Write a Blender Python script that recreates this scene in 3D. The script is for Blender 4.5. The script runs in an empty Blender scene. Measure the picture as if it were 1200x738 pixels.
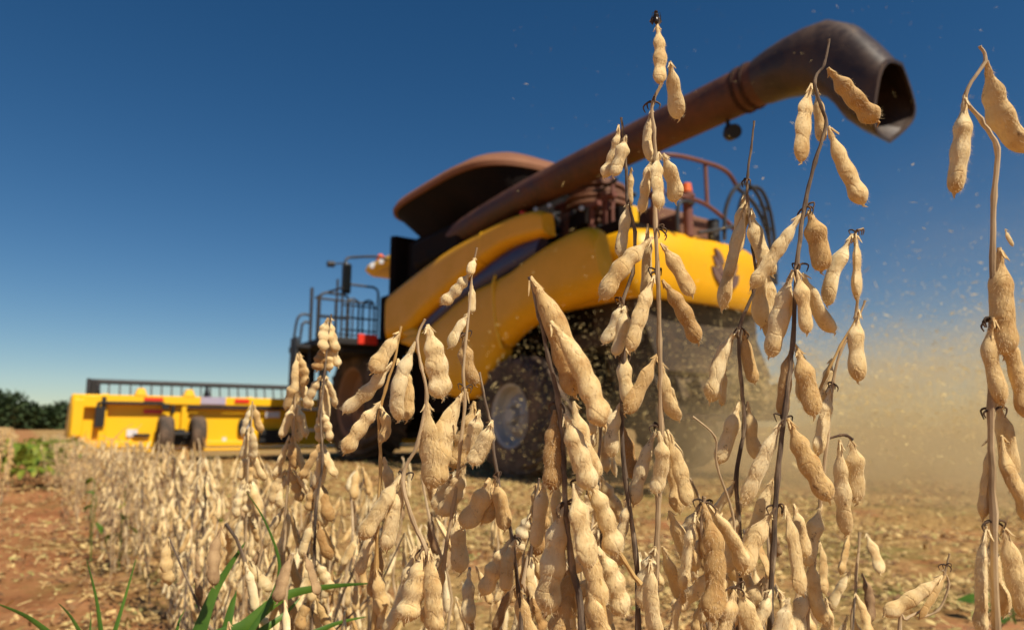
import bpy, math, random
from math import sin, cos, pi, radians, sqrt, atan2
from mathutils import Vector, Matrix, noise

random.seed(11)
scene = bpy.context.scene
C = scene.collection

# ------------------------------------------------------------------ camera
PITCH = radians(9.3)
cam_d = bpy.data.cameras.new('camera')
cam = bpy.data.objects.new('camera', cam_d)
C.objects.link(cam)
CAM = Vector((0, 0, .6))
cam.location = CAM
cam.rotation_euler = (radians(90) + PITCH, 0, 0)
cam_d.sensor_width = 36
cam_d.lens = 24
cam_d.clip_start = .02
cam_d.clip_end = 3000
cam_d.dof.use_dof = True
cam_d.dof.focus_distance = .46
cam_d.dof.aperture_fstop = 8.5
scene.camera = cam

# ------------------------------------------------------------------ light
SUN_EL = radians(50)
SUN_V = Vector((.64, -.77, 0)).normalized() * cos(SUN_EL) + Vector((0, 0, sin(SUN_EL)))
world = bpy.data.worlds.new("World")
scene.world = world
world.use_nodes = True
wn = world.node_tree
sky = wn.nodes.new('ShaderNodeTexSky')
sky.sky_type = 'NISHITA'
sky.sun_disc = False
sky.sun_elevation = SUN_EL
sky.sun_rotation = atan2(SUN_V.x, SUN_V.y)
sky.altitude = 600
sky.air_density = 1.0
sky.dust_density = .05
sky.ozone_density = 1.7
bg = wn.nodes['Background']
bg.inputs['Strength'].default_value = .06
hs = wn.nodes.new('ShaderNodeHueSaturation'); hs.inputs['Saturation'].default_value = 1.34
wn.links.new(sky.outputs[0], hs.inputs['Color']); wn.links.new(hs.outputs[0], bg.inputs['Color'])
sun_d = bpy.data.lights.new('sun', 'SUN')
sun_d.energy = 5.0
sun_d.angle = radians(.5)
sun_d.color = (1, .9, .74)
sun = bpy.data.objects.new('sun', sun_d)
C.objects.link(sun)
sun.rotation_euler = SUN_V.to_track_quat('Z', 'Y').to_euler()
sun.location = (4, -6, 12)
vs = scene.view_settings
vs.view_transform = 'Standard'
vs.look = 'None'
vs.exposure = .18
vs.gamma = 1
vs.use_curve_mapping = False
scene.cycles.volume_step_rate = 4
scene.cycles.volume_preview_step_rate = 4
scene.cycles.volume_max_steps = 96
scene.cycles.volume_bounces = 1
scene.cycles.max_bounces = 6
scene.cycles.use_denoising = True

# ------------------------------------------------------------------ materials
def newmat(name):
    m = bpy.data.materials.new(name)
    m.use_nodes = True
    nt = m.node_tree
    return m, nt, nt.nodes['Principled BSDF']

def N(nt, typ, **kw):
    n = nt.nodes.new(typ)
    for k, v in kw.items():
        setattr(n, k, v)
    return n

def ramp(nt, src, stops):
    r = N(nt, 'ShaderNodeValToRGB')
    cr = r.color_ramp
    while len(cr.elements) < len(stops):
        cr.elements.new(.5)
    for e, (p, c) in zip(cr.elements, stops):
        e.position = p
        e.color = (*c, 1) if len(c) == 3 else c
    nt.links.new(src, r.inputs[0])
    return r.outputs[0]

def noise_tex(nt, co, scale, detail=4, rough=.55):
    t = N(nt, 'ShaderNodeTexNoise')
    t.inputs['Scale'].default_value = scale
    t.inputs['Detail'].default_value = detail
    t.inputs['Roughness'].default_value = rough
    nt.links.new(co, t.inputs['Vector'])
    return t.outputs['Fac']

def mixc(nt, fac, a, b, mode='MIX'):
    m = N(nt, 'ShaderNodeMix', data_type='RGBA', blend_type=mode)
    for sock, val in ((m.inputs[0], fac), (m.inputs[6], a), (m.inputs[7], b)):
        if hasattr(val, 'links') or isinstance(val, bpy.types.NodeSocket):
            nt.links.new(val, sock)
        elif isinstance(val, (int, float)):
            sock.default_value = val
        else:
            sock.default_value = (*val, 1)
    return m.outputs[2]

def mulv(nt, co, v):
    m = N(nt, 'ShaderNodeVectorMath', operation='MULTIPLY')
    nt.links.new(co, m.inputs[0])
    m.inputs[1].default_value = v
    return m.outputs[0]

def bumpn(nt, b, h, strength, dist):
    n = N(nt, 'ShaderNodeBump')
    n.inputs['Strength'].default_value = strength
    n.inputs['Distance'].default_value = dist
    nt.links.new(h, n.inputs['Height'])
    nt.links.new(n.outputs[0], b.inputs['Normal'])
    return n

def paint(name, col, dust=(.33, .2, .1), amount=.5, rough=.35, metal=0., scale=2.5, coat=0., spec=.5):
    """machine surface with field dust lying in soft patches"""
    m, nt, b = newmat(name)
    co = N(nt, 'ShaderNodeTexCoord').outputs['Object']
    f = noise_tex(nt, co, scale, 6, .62)
    f2 = noise_tex(nt, co, scale * 9, 3, .6)
    mx = N(nt, 'ShaderNodeMath', operation='MULTIPLY_ADD')
    nt.links.new(f, mx.inputs[0]); mx.inputs[1].default_value = 1.5
    m2 = N(nt, 'ShaderNodeMath', operation='MULTIPLY_ADD')
    nt.links.new(f2, m2.inputs[0]); m2.inputs[1].default_value = .6; m2.inputs[2].default_value = -.55
    nt.links.new(m2.outputs[0], mx.inputs[2])
    d = ramp(nt, mx.outputs[0], [(.35, (amount * .12,) * 3), (.75, (amount,) * 3)])
    c = mixc(nt, d, col, dust)
    nt.links.new(c, b.inputs['Base Color'])
    r = ramp(nt, d, [(0, (rough,) * 3), (1, (min(1, rough + .5),) * 3)])
    nt.links.new(r, b.inputs['Roughness'])
    b.inputs['Metallic'].default_value = metal
    b.inputs['Specular IOR Level'].default_value = spec
    b.inputs['Coat Weight'].default_value = coat
    bumpn(nt, b, f2, .12, .01)
    return m

M = {}
M['yellow'] = paint('yellow_paint', (.86, .42, .003), (.5, .24, .012), .25, .36, spec=.3)
M['header_yellow'] = paint('header_yellow_paint', (.94, .52, .005), (.7, .42, .06), .1, .42)
M['blue'] = paint('blue_paint', (.022, .028, .11), (.12, .07, .05), .4, .35)
M['dark'] = paint('dusty_black', (.006, .005, .005), (.03, .015, .009), .4, .8, spec=.15)
M['black'] = paint('black_rubbery_plastic', (.008, .008, .009), (.03, .022, .017), .3, .55)
M['rail'] = paint('dark_rail_paint', (.02, .022, .026), (.09, .06, .04), .3, .45)
M['rust'] = paint('dusty_brown_metal', (.15, .06, .032), (.3, .16, .09), .6, .6)
M['rust_rail'] = paint('red_brown_rail', (.15, .045, .03), (.22, .1, .06), .5, .6)
M['auger'] = paint('dusty_auger_metal', (.045, .016, .008), (.2, .075, .034), .6, .5, 0., 1.6)
M['spout'] = paint('black_spout_rubber', (.03, .02, .016), (.12, .07, .045), .6, .36)
M['cover'] = paint('brown_tank_cover', (.2, .075, .032), (.3, .14, .07), .5, .7)
M['tyre'] = paint('dusty_tyre_rubber', (.04, .03, .023), (.24, .155, .1), .8, .85, 0, 3)
M['rim'] = paint('pale_grey_rim', (.46, .46, .45), (.3, .2, .14), .5, .5)
M['rim_brown'] = paint('soil_stained_rim', (.34, .2, .13), (.45, .25, .15), .8, .7)
M['grime'] = paint('grey_brown_grime', (.03, .02, .012), (.1, .062, .034), .8, .9)
M['red'] = paint('red_reflector', (.75, .03, .015), (.4, .1, .05), .2, .3)
M['orange'] = paint('orange_plastic', (.8, .14, .02), (.4, .15, .05), .2, .3)
M['white'] = paint('white_decal', (.75, .74, .78), (.5, .4, .3), .3, .4)
M['lilac'] = paint('lilac_decal', (.4, .36, .5), (.5, .4, .3), .3, .4)
M['metal'] = paint('bare_steel', (.55, .53, .5), (.3, .2, .12), .4, .3, .7)
M['emblem'] = paint('purple_emblem_paint', (.12, .07, .07), (.35, .18, .05), .5, .5)
m, nt, b = newmat('lamp_glass')
b.inputs['Base Color'].default_value = (.95, .95, .95, 1); b.inputs['Roughness'].default_value = .12
b.inputs['Metallic'].default_value = 0
M['lens'] = m
m, nt, b = newmat('tinted_cab_glass')
b.inputs['Base Color'].default_value = (.01, .012, .014, 1); b.inputs['Roughness'].default_value = .08
M['glass'] = m

def pod_mat():
    m, nt, b = newmat('dry_soybean_pod')
    tc = N(nt, 'ShaderNodeTexCoord')
    co = tc.outputs['Object']
    oi = N(nt, 'ShaderNodeObjectInfo')
    base = ramp(nt, noise_tex(nt, co, 55, 5, .6), [(.3, (.5, .3, .115)), (.48, (.75, .565, .285)), (.7, (.88, .74, .46))])
    tint = ramp(nt, oi.outputs['Random'], [(0, (.52, .38, .25)), (.1, (.8, .68, .52)), (.4, (1, .94, .84)), (.8, (1, 1, 1)), (1, (.9, .84, .74))])
    c = mixc(nt, 1., base, tint, 'MULTIPLY')
    spots = ramp(nt, noise_tex(nt, co, 170, 3, .7), [(.62, (0, 0, 0)), (.72, (.8,) * 3)])
    c = mixc(nt, spots, c, (.2, .1, .04))
    nt.links.new(c, b.inputs['Base Color'])
    b.inputs['Roughness'].default_value = .72
    b.inputs['Sheen Weight'].default_value = .35
    b.inputs['Sheen Roughness'].default_value = .4
    b.inputs['Sheen Tint'].default_value = (1, .86, .6, 1)
    b.inputs['Specular IOR Level'].default_value = .3
    w = N(nt, 'ShaderNodeTexWave', wave_type='BANDS', bands_direction='DIAGONAL')
    w.inputs['Scale'].default_value = 32; w.inputs['Distortion'].default_value = 9; w.inputs['Detail'].default_value = 2; w.inputs['Detail Scale'].default_value = 1.6
    nt.links.new(co, w.inputs['Vector'])
    crease = ramp(nt, w.outputs['Fac'], [(0, (0, 0, 0)), (.1, (1, 1, 1))])
    h1 = N(nt, 'ShaderNodeMath', operation='MULTIPLY'); nt.links.new(crease, h1.inputs[0]); h1.inputs[1].default_value = .28
    h2 = N(nt, 'ShaderNodeMath', operation='MULTIPLY_ADD'); nt.links.new(noise_tex(nt, co, 85, 3, .5), h2.inputs[0]); h2.inputs[1].default_value = 1.5
    nt.links.new(h1.outputs[0], h2.inputs[2])
    h3 = N(nt, 'ShaderNodeMath', operation='MULTIPLY_ADD'); nt.links.new(noise_tex(nt, mulv(nt, co, (1.6, 1.6, .6)), 800, 1, .5), h3.inputs[0]); h3.inputs[1].default_value = .26
    nt.links.new(h2.outputs[0], h3.inputs[2])
    bumpn(nt, b, h3.outputs[0], .68, .001)
    return m
M['pod'] = pod_mat()
def simple(name, stops, scale, rough=.8, strength=.3, dist=.003, stretch=(1, 1, 1), trans=0, co_name='Object'):
    m, nt, b = newmat(name)
    co = N(nt, 'ShaderNodeTexCoord').outputs[co_name]
    f = noise_tex(nt, mulv(nt, co, stretch), scale, 5, .6)
    nt.links.new(ramp(nt, f, stops), b.inputs['Base Color'])
    b.inputs['Roughness'].default_value = rough
    if strength: bumpn(nt, b, f, strength, dist)
    if trans:
        t = N(nt, 'ShaderNodeBsdfTranslucent'); mx = N(nt, 'ShaderNodeMixShader')
        nt.links.new(ramp(nt, f, stops), t.inputs['Color'])
        mx.inputs[0].default_value = trans
        nt.links.new(b.outputs[0], mx.inputs[1]); nt.links.new(t.outputs[0], mx.inputs[2])
        nt.links.new(mx.outputs[0], nt.nodes['Material Output'].inputs['Surface'])
    return m
M['husk'] = simple('weathered_brown_pod', [(.35, (.2, .11, .05)), (.65, (.42, .27, .13))], 60, .85, .4, .002)
M['hair'] = simple('pale_pod_hair', [(.3, (.66, .48, .25)), (.7, (.8, .64, .38))], 30, .6, 0, trans=.35)
M['stem'] = simple('tan_dry_stem', [(.3, (.26, .17, .09)), (.5, (.5, .36, .2)), (.7, (.64, .49, .3))], 90, .75, .5, .001, (1, 1, .25))
M['stem_dark'] = simple('dark_weathered_stem', [(.33, (.05, .036, .028)), (.52, (.17, .12, .08)), (.68, (.42, .32, .2))], 110, .8, .6, .001, (1, 1, .3))
M['stem_gold'] = simple('golden_dry_stalk', [(.3, (.45, .25, .07)), (.7, (.66, .44, .17))], 60, .6, .4, .001, (1, 1, .25))
M['curl'] = simple('blackened_bract', [(.4, (.04, .022, .012)), (.7, (.2, .11, .05))], 120, .8, .4, .001)
M['grass'] = simple('green_grass_blade', [(.3, (.05, .13, .012)), (.7, (.13, .25, .03))], 20, .45, .3, .001, (1, 1, 1), .35)
M['leaf'] = simple('yellow_green_leaf', [(.35, (.1, .2, .02)), (.65, (.38, .4, .05))], 18, .5, .3, .002, (1, 1, 1), .4)
M['tree_leaf'] = simple('tree_foliage', [(.35, (.02, .04, .012)), (.65, (.055, .085, .022))], .5, .7, 0)
M['bark'] = simple('tree_bark', [(.3, (.08, .05, .03)), (.7, (.16, .1, .06))], 3, .9, .4, .03)
M['chaff'] = simple('golden_chaff', [(.3, (.55, .38, .12)), (.7, (.85, .68, .33))], 3, .7, 0, trans=.3)
M['fly'] = simple('fly_body', [(.4, (.01, .01, .01)), (.7, (.07, .035, .01))], 900, .3, 0)
M['straw'] = None

# ------------------------------------------------------------------ geometry helpers
def tag(o, label=None, cat=None, group=None, kind=None):
    if label: o['label'] = label
    if cat: o['category'] = cat
    if group: o['group'] = group
    if kind: o['kind'] = kind
    return o

def empty(name, loc=(0, 0, 0), rz=0):
    o = bpy.data.objects.new(name, None)
    C.objects.link(o)
    o.empty_display_size = .2
    o.location = loc
    o.rotation_euler = (0, 0, rz)
    return o

def frames(path):
    """parallel-transport frames along a path"""
    P = [Vector(p) for p in path]
    T = []
    for i in range(len(P)):
        a = P[max(0, i - 1)]; b_ = P[min(len(P) - 1, i + 1)]
        t = (b_ - a)
        T.append(t.normalized() if t.length > 1e-9 else Vector((0, 0, 1)))
    n = T[0].orthogonal().normalized()
    out = []
    for i in range(len(P)):
        if i:
            n = T[i - 1].rotation_difference(T[i]) @ n
            n = (n - T[i] * n.dot(T[i])).normalized()
        out.append((P[i], T[i], n, T[i].cross(n)))
    return out

def smooth_path(pts, sub=6):
    P = [Vector(p) for p in pts]
    if len(P) < 3: return P
    out = []
    for i in range(len(P) - 1):
        p0 = P[max(0, i - 1)]; p1 = P[i]; p2 = P[i + 1]; p3 = P[min(len(P) - 1, i + 2)]
        for k in range(sub):
            t = k / sub
            out.append(.5 * ((2 * p1) + (p2 - p0) * t + (2 * p0 - 5 * p1 + 4 * p2 - p3) * t * t + (3 * p1 - p0 - 3 * p2 + p3) * t ** 3))
    out.append(P[-1])
    return out

class MB:
    def __init__(s):
        s.v = []; s.f = []; s.m = []; s.mi = 0
    def add(s, verts, faces, mi=None):
        o = len(s.v)
        s.v.extend(tuple(q) for q in verts)
        for f in faces:
            s.f.append(tuple(i + o for i in f)); s.m.append(s.mi if mi is None else mi)
        return s
    def box(s, c, d, rot=None):
        c = Vector(c); h = Vector(d) / 2
        vs_ = []
        for x in (-1, 1):
            for y in (-1, 1):
                for z in (-1, 1):
                    p = Vector((x * h.x, y * h.y, z * h.z))
                    if rot is not None: p = rot @ p
                    vs_.append(c + p)
        return s.add(vs_, [(0, 1, 3, 2), (4, 6, 7, 5), (0, 4, 5, 1), (2, 3, 7, 6), (0, 2, 6, 4), (1, 5, 7, 3)])
    def tube(s, path, r, n=8, caps=True, sq=1.):
        fr = frames(path)
        rr = r if isinstance(r, (list, tuple)) else [r] * len(fr)
        vs_ = []
        for (p, t, a, b_), q in zip(fr, rr):
            for k in range(n):
                an = 2 * pi * k / n
                vs_.append(p + a * cos(an) * q + b_ * sin(an) * q * sq)
        fs = []
        for i in range(len(fr) - 1):
            for k in range(n):
                k2 = (k + 1) % n
                fs.append((i * n + k, i * n + k2, (i + 1) * n + k2, (i + 1) * n + k))
        if caps:
            fs.append(tuple(reversed(range(n)))); fs.append(tuple((len(fr) - 1) * n + k for k in range(n)))
        return s.add(vs_, fs)
    def rings(s, rings, closed=False, caps=True):
        n = len(rings[0]); vs_ = [p for r in rings for p in r]; fs = []
        R = len(rings)
        for i in range(R if closed else R - 1):
            j = (i + 1) % R
            for k in range(n):
                k2 = (k + 1) % n
                fs.append((i * n + k, i * n + k2, j * n + k2, j * n + k))
        if caps and not closed:
            fs.append(tuple(reversed(range(n)))); fs.append(tuple((R - 1) * n + k for k in range(n)))
        return s.add(vs_, fs)
    def lathe(s, prof, c=(0, 0, 0), n=40, axis='Y'):
        """prof: closed list of (radius, along-axis)"""
        rg = []
        for k in range(n):
            a = 2 * pi * k / n
            rg.append([(c[0] + r * cos(a), c[1] + h, c[2] + r * sin(a)) for r, h in prof])
        return s.rings(rg, closed=True)
    def prism(s, poly, y0, y1):
        n = len(poly)
        vs_ = [(x, y0, z) for x, z in poly] + [(x, y1, z) for x, z in poly]
        fs = [tuple(range(n)), tuple(reversed(range(n, 2 * n)))]
        fs += [(k, k + n, (k + 1) % n + n, (k + 1) % n) for k in range(n)]
        return s.add(vs_, fs)
    def build(s, name, mats, parent=None, bevel=0, sharp=38, loc=None):
        me = bpy.data.meshes.new(name)
        me.from_pydata(s.v, [], s.f)
        for m_ in (mats if isinstance(mats, (list, tuple)) else [mats]):
            me.materials.append(m_)
        me.polygons.foreach_set('use_smooth', [True] * len(s.f))
        if any(s.m): me.polygons.foreach_set('material_index', s.m)
        import bmesh
        if len(s.f) < 60000:
            bm = bmesh.new(); bm.from_mesh(me)
            if len(s.f) < 6000: bmesh.ops.recalc_face_normals(bm, faces=bm.faces)
            bm.to_mesh(me); bm.free()
        me.set_sharp_from_angle(angle=radians(sharp))
        me.update()
        o = bpy.data.objects.new(name, me)
        C.objects.link(o)
        if parent: o.parent = parent
        if loc is not None: o.location = loc
        if bevel:
            bv = o.modifiers.new('bevel', 'BEVEL'); bv.width = bevel; bv.segments = 2; bv.limit_method = 'ANGLE'
            bv.harden_normals = False
        return o

def resample(pts, n):
    P = smooth_path([(a, 0, b_) for a, b_ in pts], 12)
    L = [0]
    for i in range(1, len(P)): L.append(L[-1] + (P[i] - P[i - 1]).length)
    out = []
    j = 0
    for k in range(n):
        d = L[-1] * k / (n - 1)
        while j < len(L) - 2 and L[j + 1] < d: j += 1
        t = (d - L[j]) / max(1e-9, L[j + 1] - L[j])
        q = P[j].lerp(P[j + 1], min(1, max(0, t)))
        out.append((q.x, q.z))
    return out

# ------------------------------------------------------------------ the ground
def const(x, y): return x + .7 * y          # distance measure across the rows
def gh(x, y):
    d = sqrt(x * x + y * y)
    a = noise.noise(Vector((x * 1.1, y * 1.1, 0))) * .03 + noise.noise(Vector((x * 5, y * 5, 3))) * .014
    a *= min(1, max(0, (40 - d) / 30))
    return a
def ground():
    m, nt, b = newmat('red_soil_with_straw')
    co = N(nt, 'ShaderNodeTexCoord').outputs['Object']
    soil = ramp(nt, noise_tex(nt, co, 2.2, 8, .65), [(.3, (.22, .075, .028)), (.5, (.4, .155, .062)), (.7, (.54, .26, .13))])
    straw = ramp(nt, noise_tex(nt, co, 26, 6, .7), [(.3, (.16, .085, .03)), (.5, (.42, .26, .095)), (.7, (.62, .44, .18))])
    cover = ramp(nt, noise_tex(nt, co, 1.7, 7, .7), [(.32, (0, 0, 0)), (.5, (1, 1, 1))])
    # more straw on the harvested side, bare soil beside the row
    sp = N(nt, 'ShaderNodeSeparateXYZ'); nt.links.new(co, sp.inputs[0])
    ma = N(nt, 'ShaderNodeMath', operation='MULTIPLY_ADD'); nt.links.new(sp.outputs[1], ma.inputs[0]); ma.inputs[1].default_value = .7
    nt.links.new(sp.outputs[0], ma.inputs[2])
    mr = N(nt, 'ShaderNodeMapRange'); nt.links.new(ma.outputs[0], mr.inputs[0])
    mr.inputs[1].default_value = .3; mr.inputs[2].default_value = 1.1; mr.inputs[3].default_value = .28; mr.inputs[4].default_value = .95
    f = N(nt, 'ShaderNodeMath', operation='MULTIPLY'); nt.links.new(cover, f.inputs[0]); nt.links.new(mr.outputs[0], f.inputs[1])
    c = mixc(nt, f.outputs[0], soil, straw)
    grn = ramp(nt, noise_tex(nt, co, .9, 6, .75), [(.5, (0, 0, 0)), (.64, (.65,) * 3)])
    c = mixc(nt, grn, c, (.16, .17, .04))
    nt.links.new(c, b.inputs['Base Color'])
    b.inputs['Roughness'].default_value = .95
    b.inputs['Specular IOR Level'].default_value = .1
    bumpn(nt, b, noise_tex(nt, co, 18, 8, .7), .8, .03)
    mb = MB()
    # a fine near grid, widening to the horizon in one sheet
    xs = sorted(set([round(-9 + .12 * i, 3) for i in range(151)] + [-1500, -500, -150, -60, -30, -18, -12, 12, 18, 30, 60, 150, 500, 1500]))
    ys = sorted(set([round(-2 + .12 * i, 3) for i in range(134)] + [-1500, -300, -60, -20, -8, -4, 15, 18, 24, 34, 50, 90, 200, 600, 2000]))
    vs_ = [(x, y, gh(x, y)) for y in ys for x in xs]
    nx = len(xs)
    fs = [(j * nx + i, j * nx + i + 1, (j + 1) * nx + i + 1, (j + 1) * nx + i) for j in range(len(ys) - 1) for i in range(nx - 1)]
    mb.add(vs_, fs)
    tag(mb.build('ground', m, sharp=180), kind='structure')
ground()

def litter():
    """cut straw, husks and leaf scraps lying on the soil"""
    m, nt, b = newmat('straw_litter')
    co = N(nt, 'ShaderNodeTexCoord').outputs['Object']
    f = noise_tex(nt, co, 9, 3, .6)
    wn_ = N(nt, 'ShaderNodeTexWhiteNoise', noise_dimensions='3D')
    sn = N(nt, 'ShaderNodeVectorMath', operation='SNAP'); nt.links.new(co, sn.inputs[0]); sn.inputs[1].default_value = (.05, .05, 1)
    nt.links.new(sn.outputs[0], wn_.inputs['Vector'])
    c = ramp(nt, wn_.outputs['Value'], [(0, (.1, .05, .025)), (.3, (.3, .16, .06)), (.6, (.56, .37, .14)), (.85, (.66, .48, .2)), (1, (.3, .3, .08))])
    nt.links.new(c, b.inputs['Base Color']); b.inputs['Roughness'].default_value = .85
    mb = MB(); rnd = random.Random(5)
    n = 0
    while n < 60000:
        y = .7 + 13.5 * rnd.random() ** 1.5
        x = (rnd.random() * 2 - 1) * (.8 * y + .3)
        c_ = const(x, y)
        k = .42 if c_ < .25 else (.8 if c_ < .7 else 1)
        if rnd.random() > k: continue
        if noise.noise(Vector((x * 1.3, y * 1.3, 9))) < (-.1 if c_ > .3 else .02) and rnd.random() < .75: continue
        n += 1
        s = .6 + y * .1
        L = rnd.uniform(.012, .06) * s; W = rnd.uniform(.0025, .009) * s
        if rnd.random() < .25: L = rnd.uniform(.02, .035) * s; W = L * .5
        a = rnd.random() * pi * 2; el = rnd.gauss(0, .3)
        d = Vector((cos(a) * cos(el), sin(a) * cos(el), sin(el)))
        w = Vector((-sin(a), cos(a), rnd.gauss(0, .4))).normalized()
        p = Vector((x, y, gh(x, y) + .006 + abs(sin(el)) * L * .5 + rnd.random() * .014))
        up = d.cross(w) * W * .45
        mb.add([p - d * L / 2 - w * W / 2, p - d * L / 2 + w * W / 2, p + up, p + d * L / 2 + w * W / 2, p + d * L / 2 - w * W / 2, p - up * .2 + w * W * .7],
               [(0, 1, 2), (1, 3, 2), (3, 4, 2), (4, 0, 2)])
    tag(mb.build('straw_litter', m, sharp=180), 'cut straw, husks and leaf scraps scattered over the red soil', 'straw', kind='stuff')
litter()

# ------------------------------------------------------------------ the combine harvester
HARV = (1.4106, 8.9177, 0)
root = empty('combine_harvester', HARV, radians(125))
tag(root, 'large dusty yellow and black combine harvester with its wide yellow header working the field', 'combine harvester')

def strip_panel(mb, T, B, v0, bulge, thick=.06, n=56, m_=18, pw=2.6, endround=.0, vfun=None):
    T = resample(T, n); B = resample(B, n)
    rg = []
    for i in range(n):
        t = i / (n - 1)
        e = 1.
        if endround:
            q = min(t, 1 - t) / endround
            if q < 1: e = sqrt(max(0, 1 - (1 - q) ** 2))
        row = []
        vv = v0 + (vfun(t) if vfun else 0)
        mu = ((T[i][0] + B[i][0]) / 2, (T[i][1] + B[i][1]) / 2)
        sc = .82 + .18 * e
        for j in range(m_ + 1):
            s_ = .5 - .5 * cos(pi * j / m_)
            u = B[i][0] + (T[i][0] - B[i][0]) * s_; z = B[i][1] + (T[i][1] - B[i][1]) * s_
            u = mu[0] + (u - mu[0]) * sc; z = mu[1] + (z - mu[1]) * sc
            h = (1 - abs(2 * s_ - 1) ** pw) ** .5
            row.append((u, vv - thick + (thick + bulge) * h * (.25 + .75 * e), z))
        row.append((T[i][0], vv - thick * 1.6, T[i][1])); row.append((B[i][0], vv - thick * 1.6, B[i][1]))
        rg.append(row)
    mb.rings(rg)

# --- inner structure
mb = MB()
mb.box((2.3, 0, 2.7), (3.4, 2.2, 2.1)); mb.box((.0, 0, 2.15), (1.4, 2.1, 1.0)); mb.box((2.9, 0, 1.35), (3.6, 1.6, 1.0))
mb.box((3.5, .0, 3.4), (1.6, 2.0, .9)); mb.box((4.36, 0, 3.15), (.14, 2.5, 1.6)); mb.box((4.38, .95, 3.0), (.1, .66, 1.9))
mb.box((4.36, 1.15, 2.4), (.3, .5, .9))
mb.build('inner_body', M['dark'], root, .02)
mb = MB()
for v in (-.75, .75): mb.box((2.6, v, .98), (6.4, .16, .3))
mb.tube([(5.28, -1.3, .95), (5.28, 1.3, .95)], .17, 14); mb.box((5.28, 0, .95), (.5, 1.2, .5))
mb.build('chassis', M['dark'], root, .01)
mb = MB(); mb.tube([(.26, -1.3, .68), (.26, 1.3, .68)], .11, 12); mb.box((.26, 0, .78), (.3, .6, .26)); mb.box((.26, 1.02, .7), (.24, .16, .4)); mb.box((.26, -1.02, .7), (.24, .16, .4))
mb.build('rear_axle', M['dark'], root, .01)

# --- tank with flared dark extension and brown domed cover
def plan(u0, u1, w, ch, z):
    return [(u0 + ch, -w, z), (u1 - ch * .5, -w, z), (u1, -w + ch * .5, z), (u1, w - ch * .5, z), (u1 - ch * .5, w, z), (u0 + ch, w, z), (u0, w - ch, z), (u0, -w + ch, z)]
def oval(u0, u1, w, z, p=3.2, k=56):
    out = []
    for i in range(k):
        a = 2 * pi * i / k; ca, sa = cos(a), sin(a)
        out.append(((u0 + u1) / 2 + (u1 - u0) / 2 * abs(ca) ** (2 / p) * (1 if ca > 0 else -1), w * abs(sa) ** (2 / p) * (1 if sa > 0 else -1), z))
    return out
mb = MB()
mb.rings([oval(1.0, 3.95, .95, 3.4, 8), oval(1.0, 3.95, 1.0, 3.8, 8), oval(.84, 4.24, 1.56, 4.16, 4.2), oval(.82, 4.27, 1.59, 4.24, 4.2), oval(1.0, 4.0, 1.4, 4.22, 3.6)], caps=True)
tk = mb.build('tank_extension', M['dark'], root, 0, 50)
mb = MB(); rg = []
cx_ = 2.5
base_ = [Vector(p) for p in oval(.8, 4.3, 1.62, 4.25, 4.2)]
for s_, h in ((.96, -.07), (1, -.07), (1.008, -.01), (.985, .06), (.9, .15), (.79, .27), (.67, .38), (.54, .475), (.39, .56), (.2, .61), (.03, .63)):
    rg.append([(cx_ + (p.x - cx_) * s_ , p.y * s_, 4.25 + h + .02 * abs(sin(i * pi / 7)) * s_ * (1 - s_) * 2) for i, p in enumerate(base_)])
mb.rings(rg)
mb.build('tank_cover', M['cover'], root, 0, 30)
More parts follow.
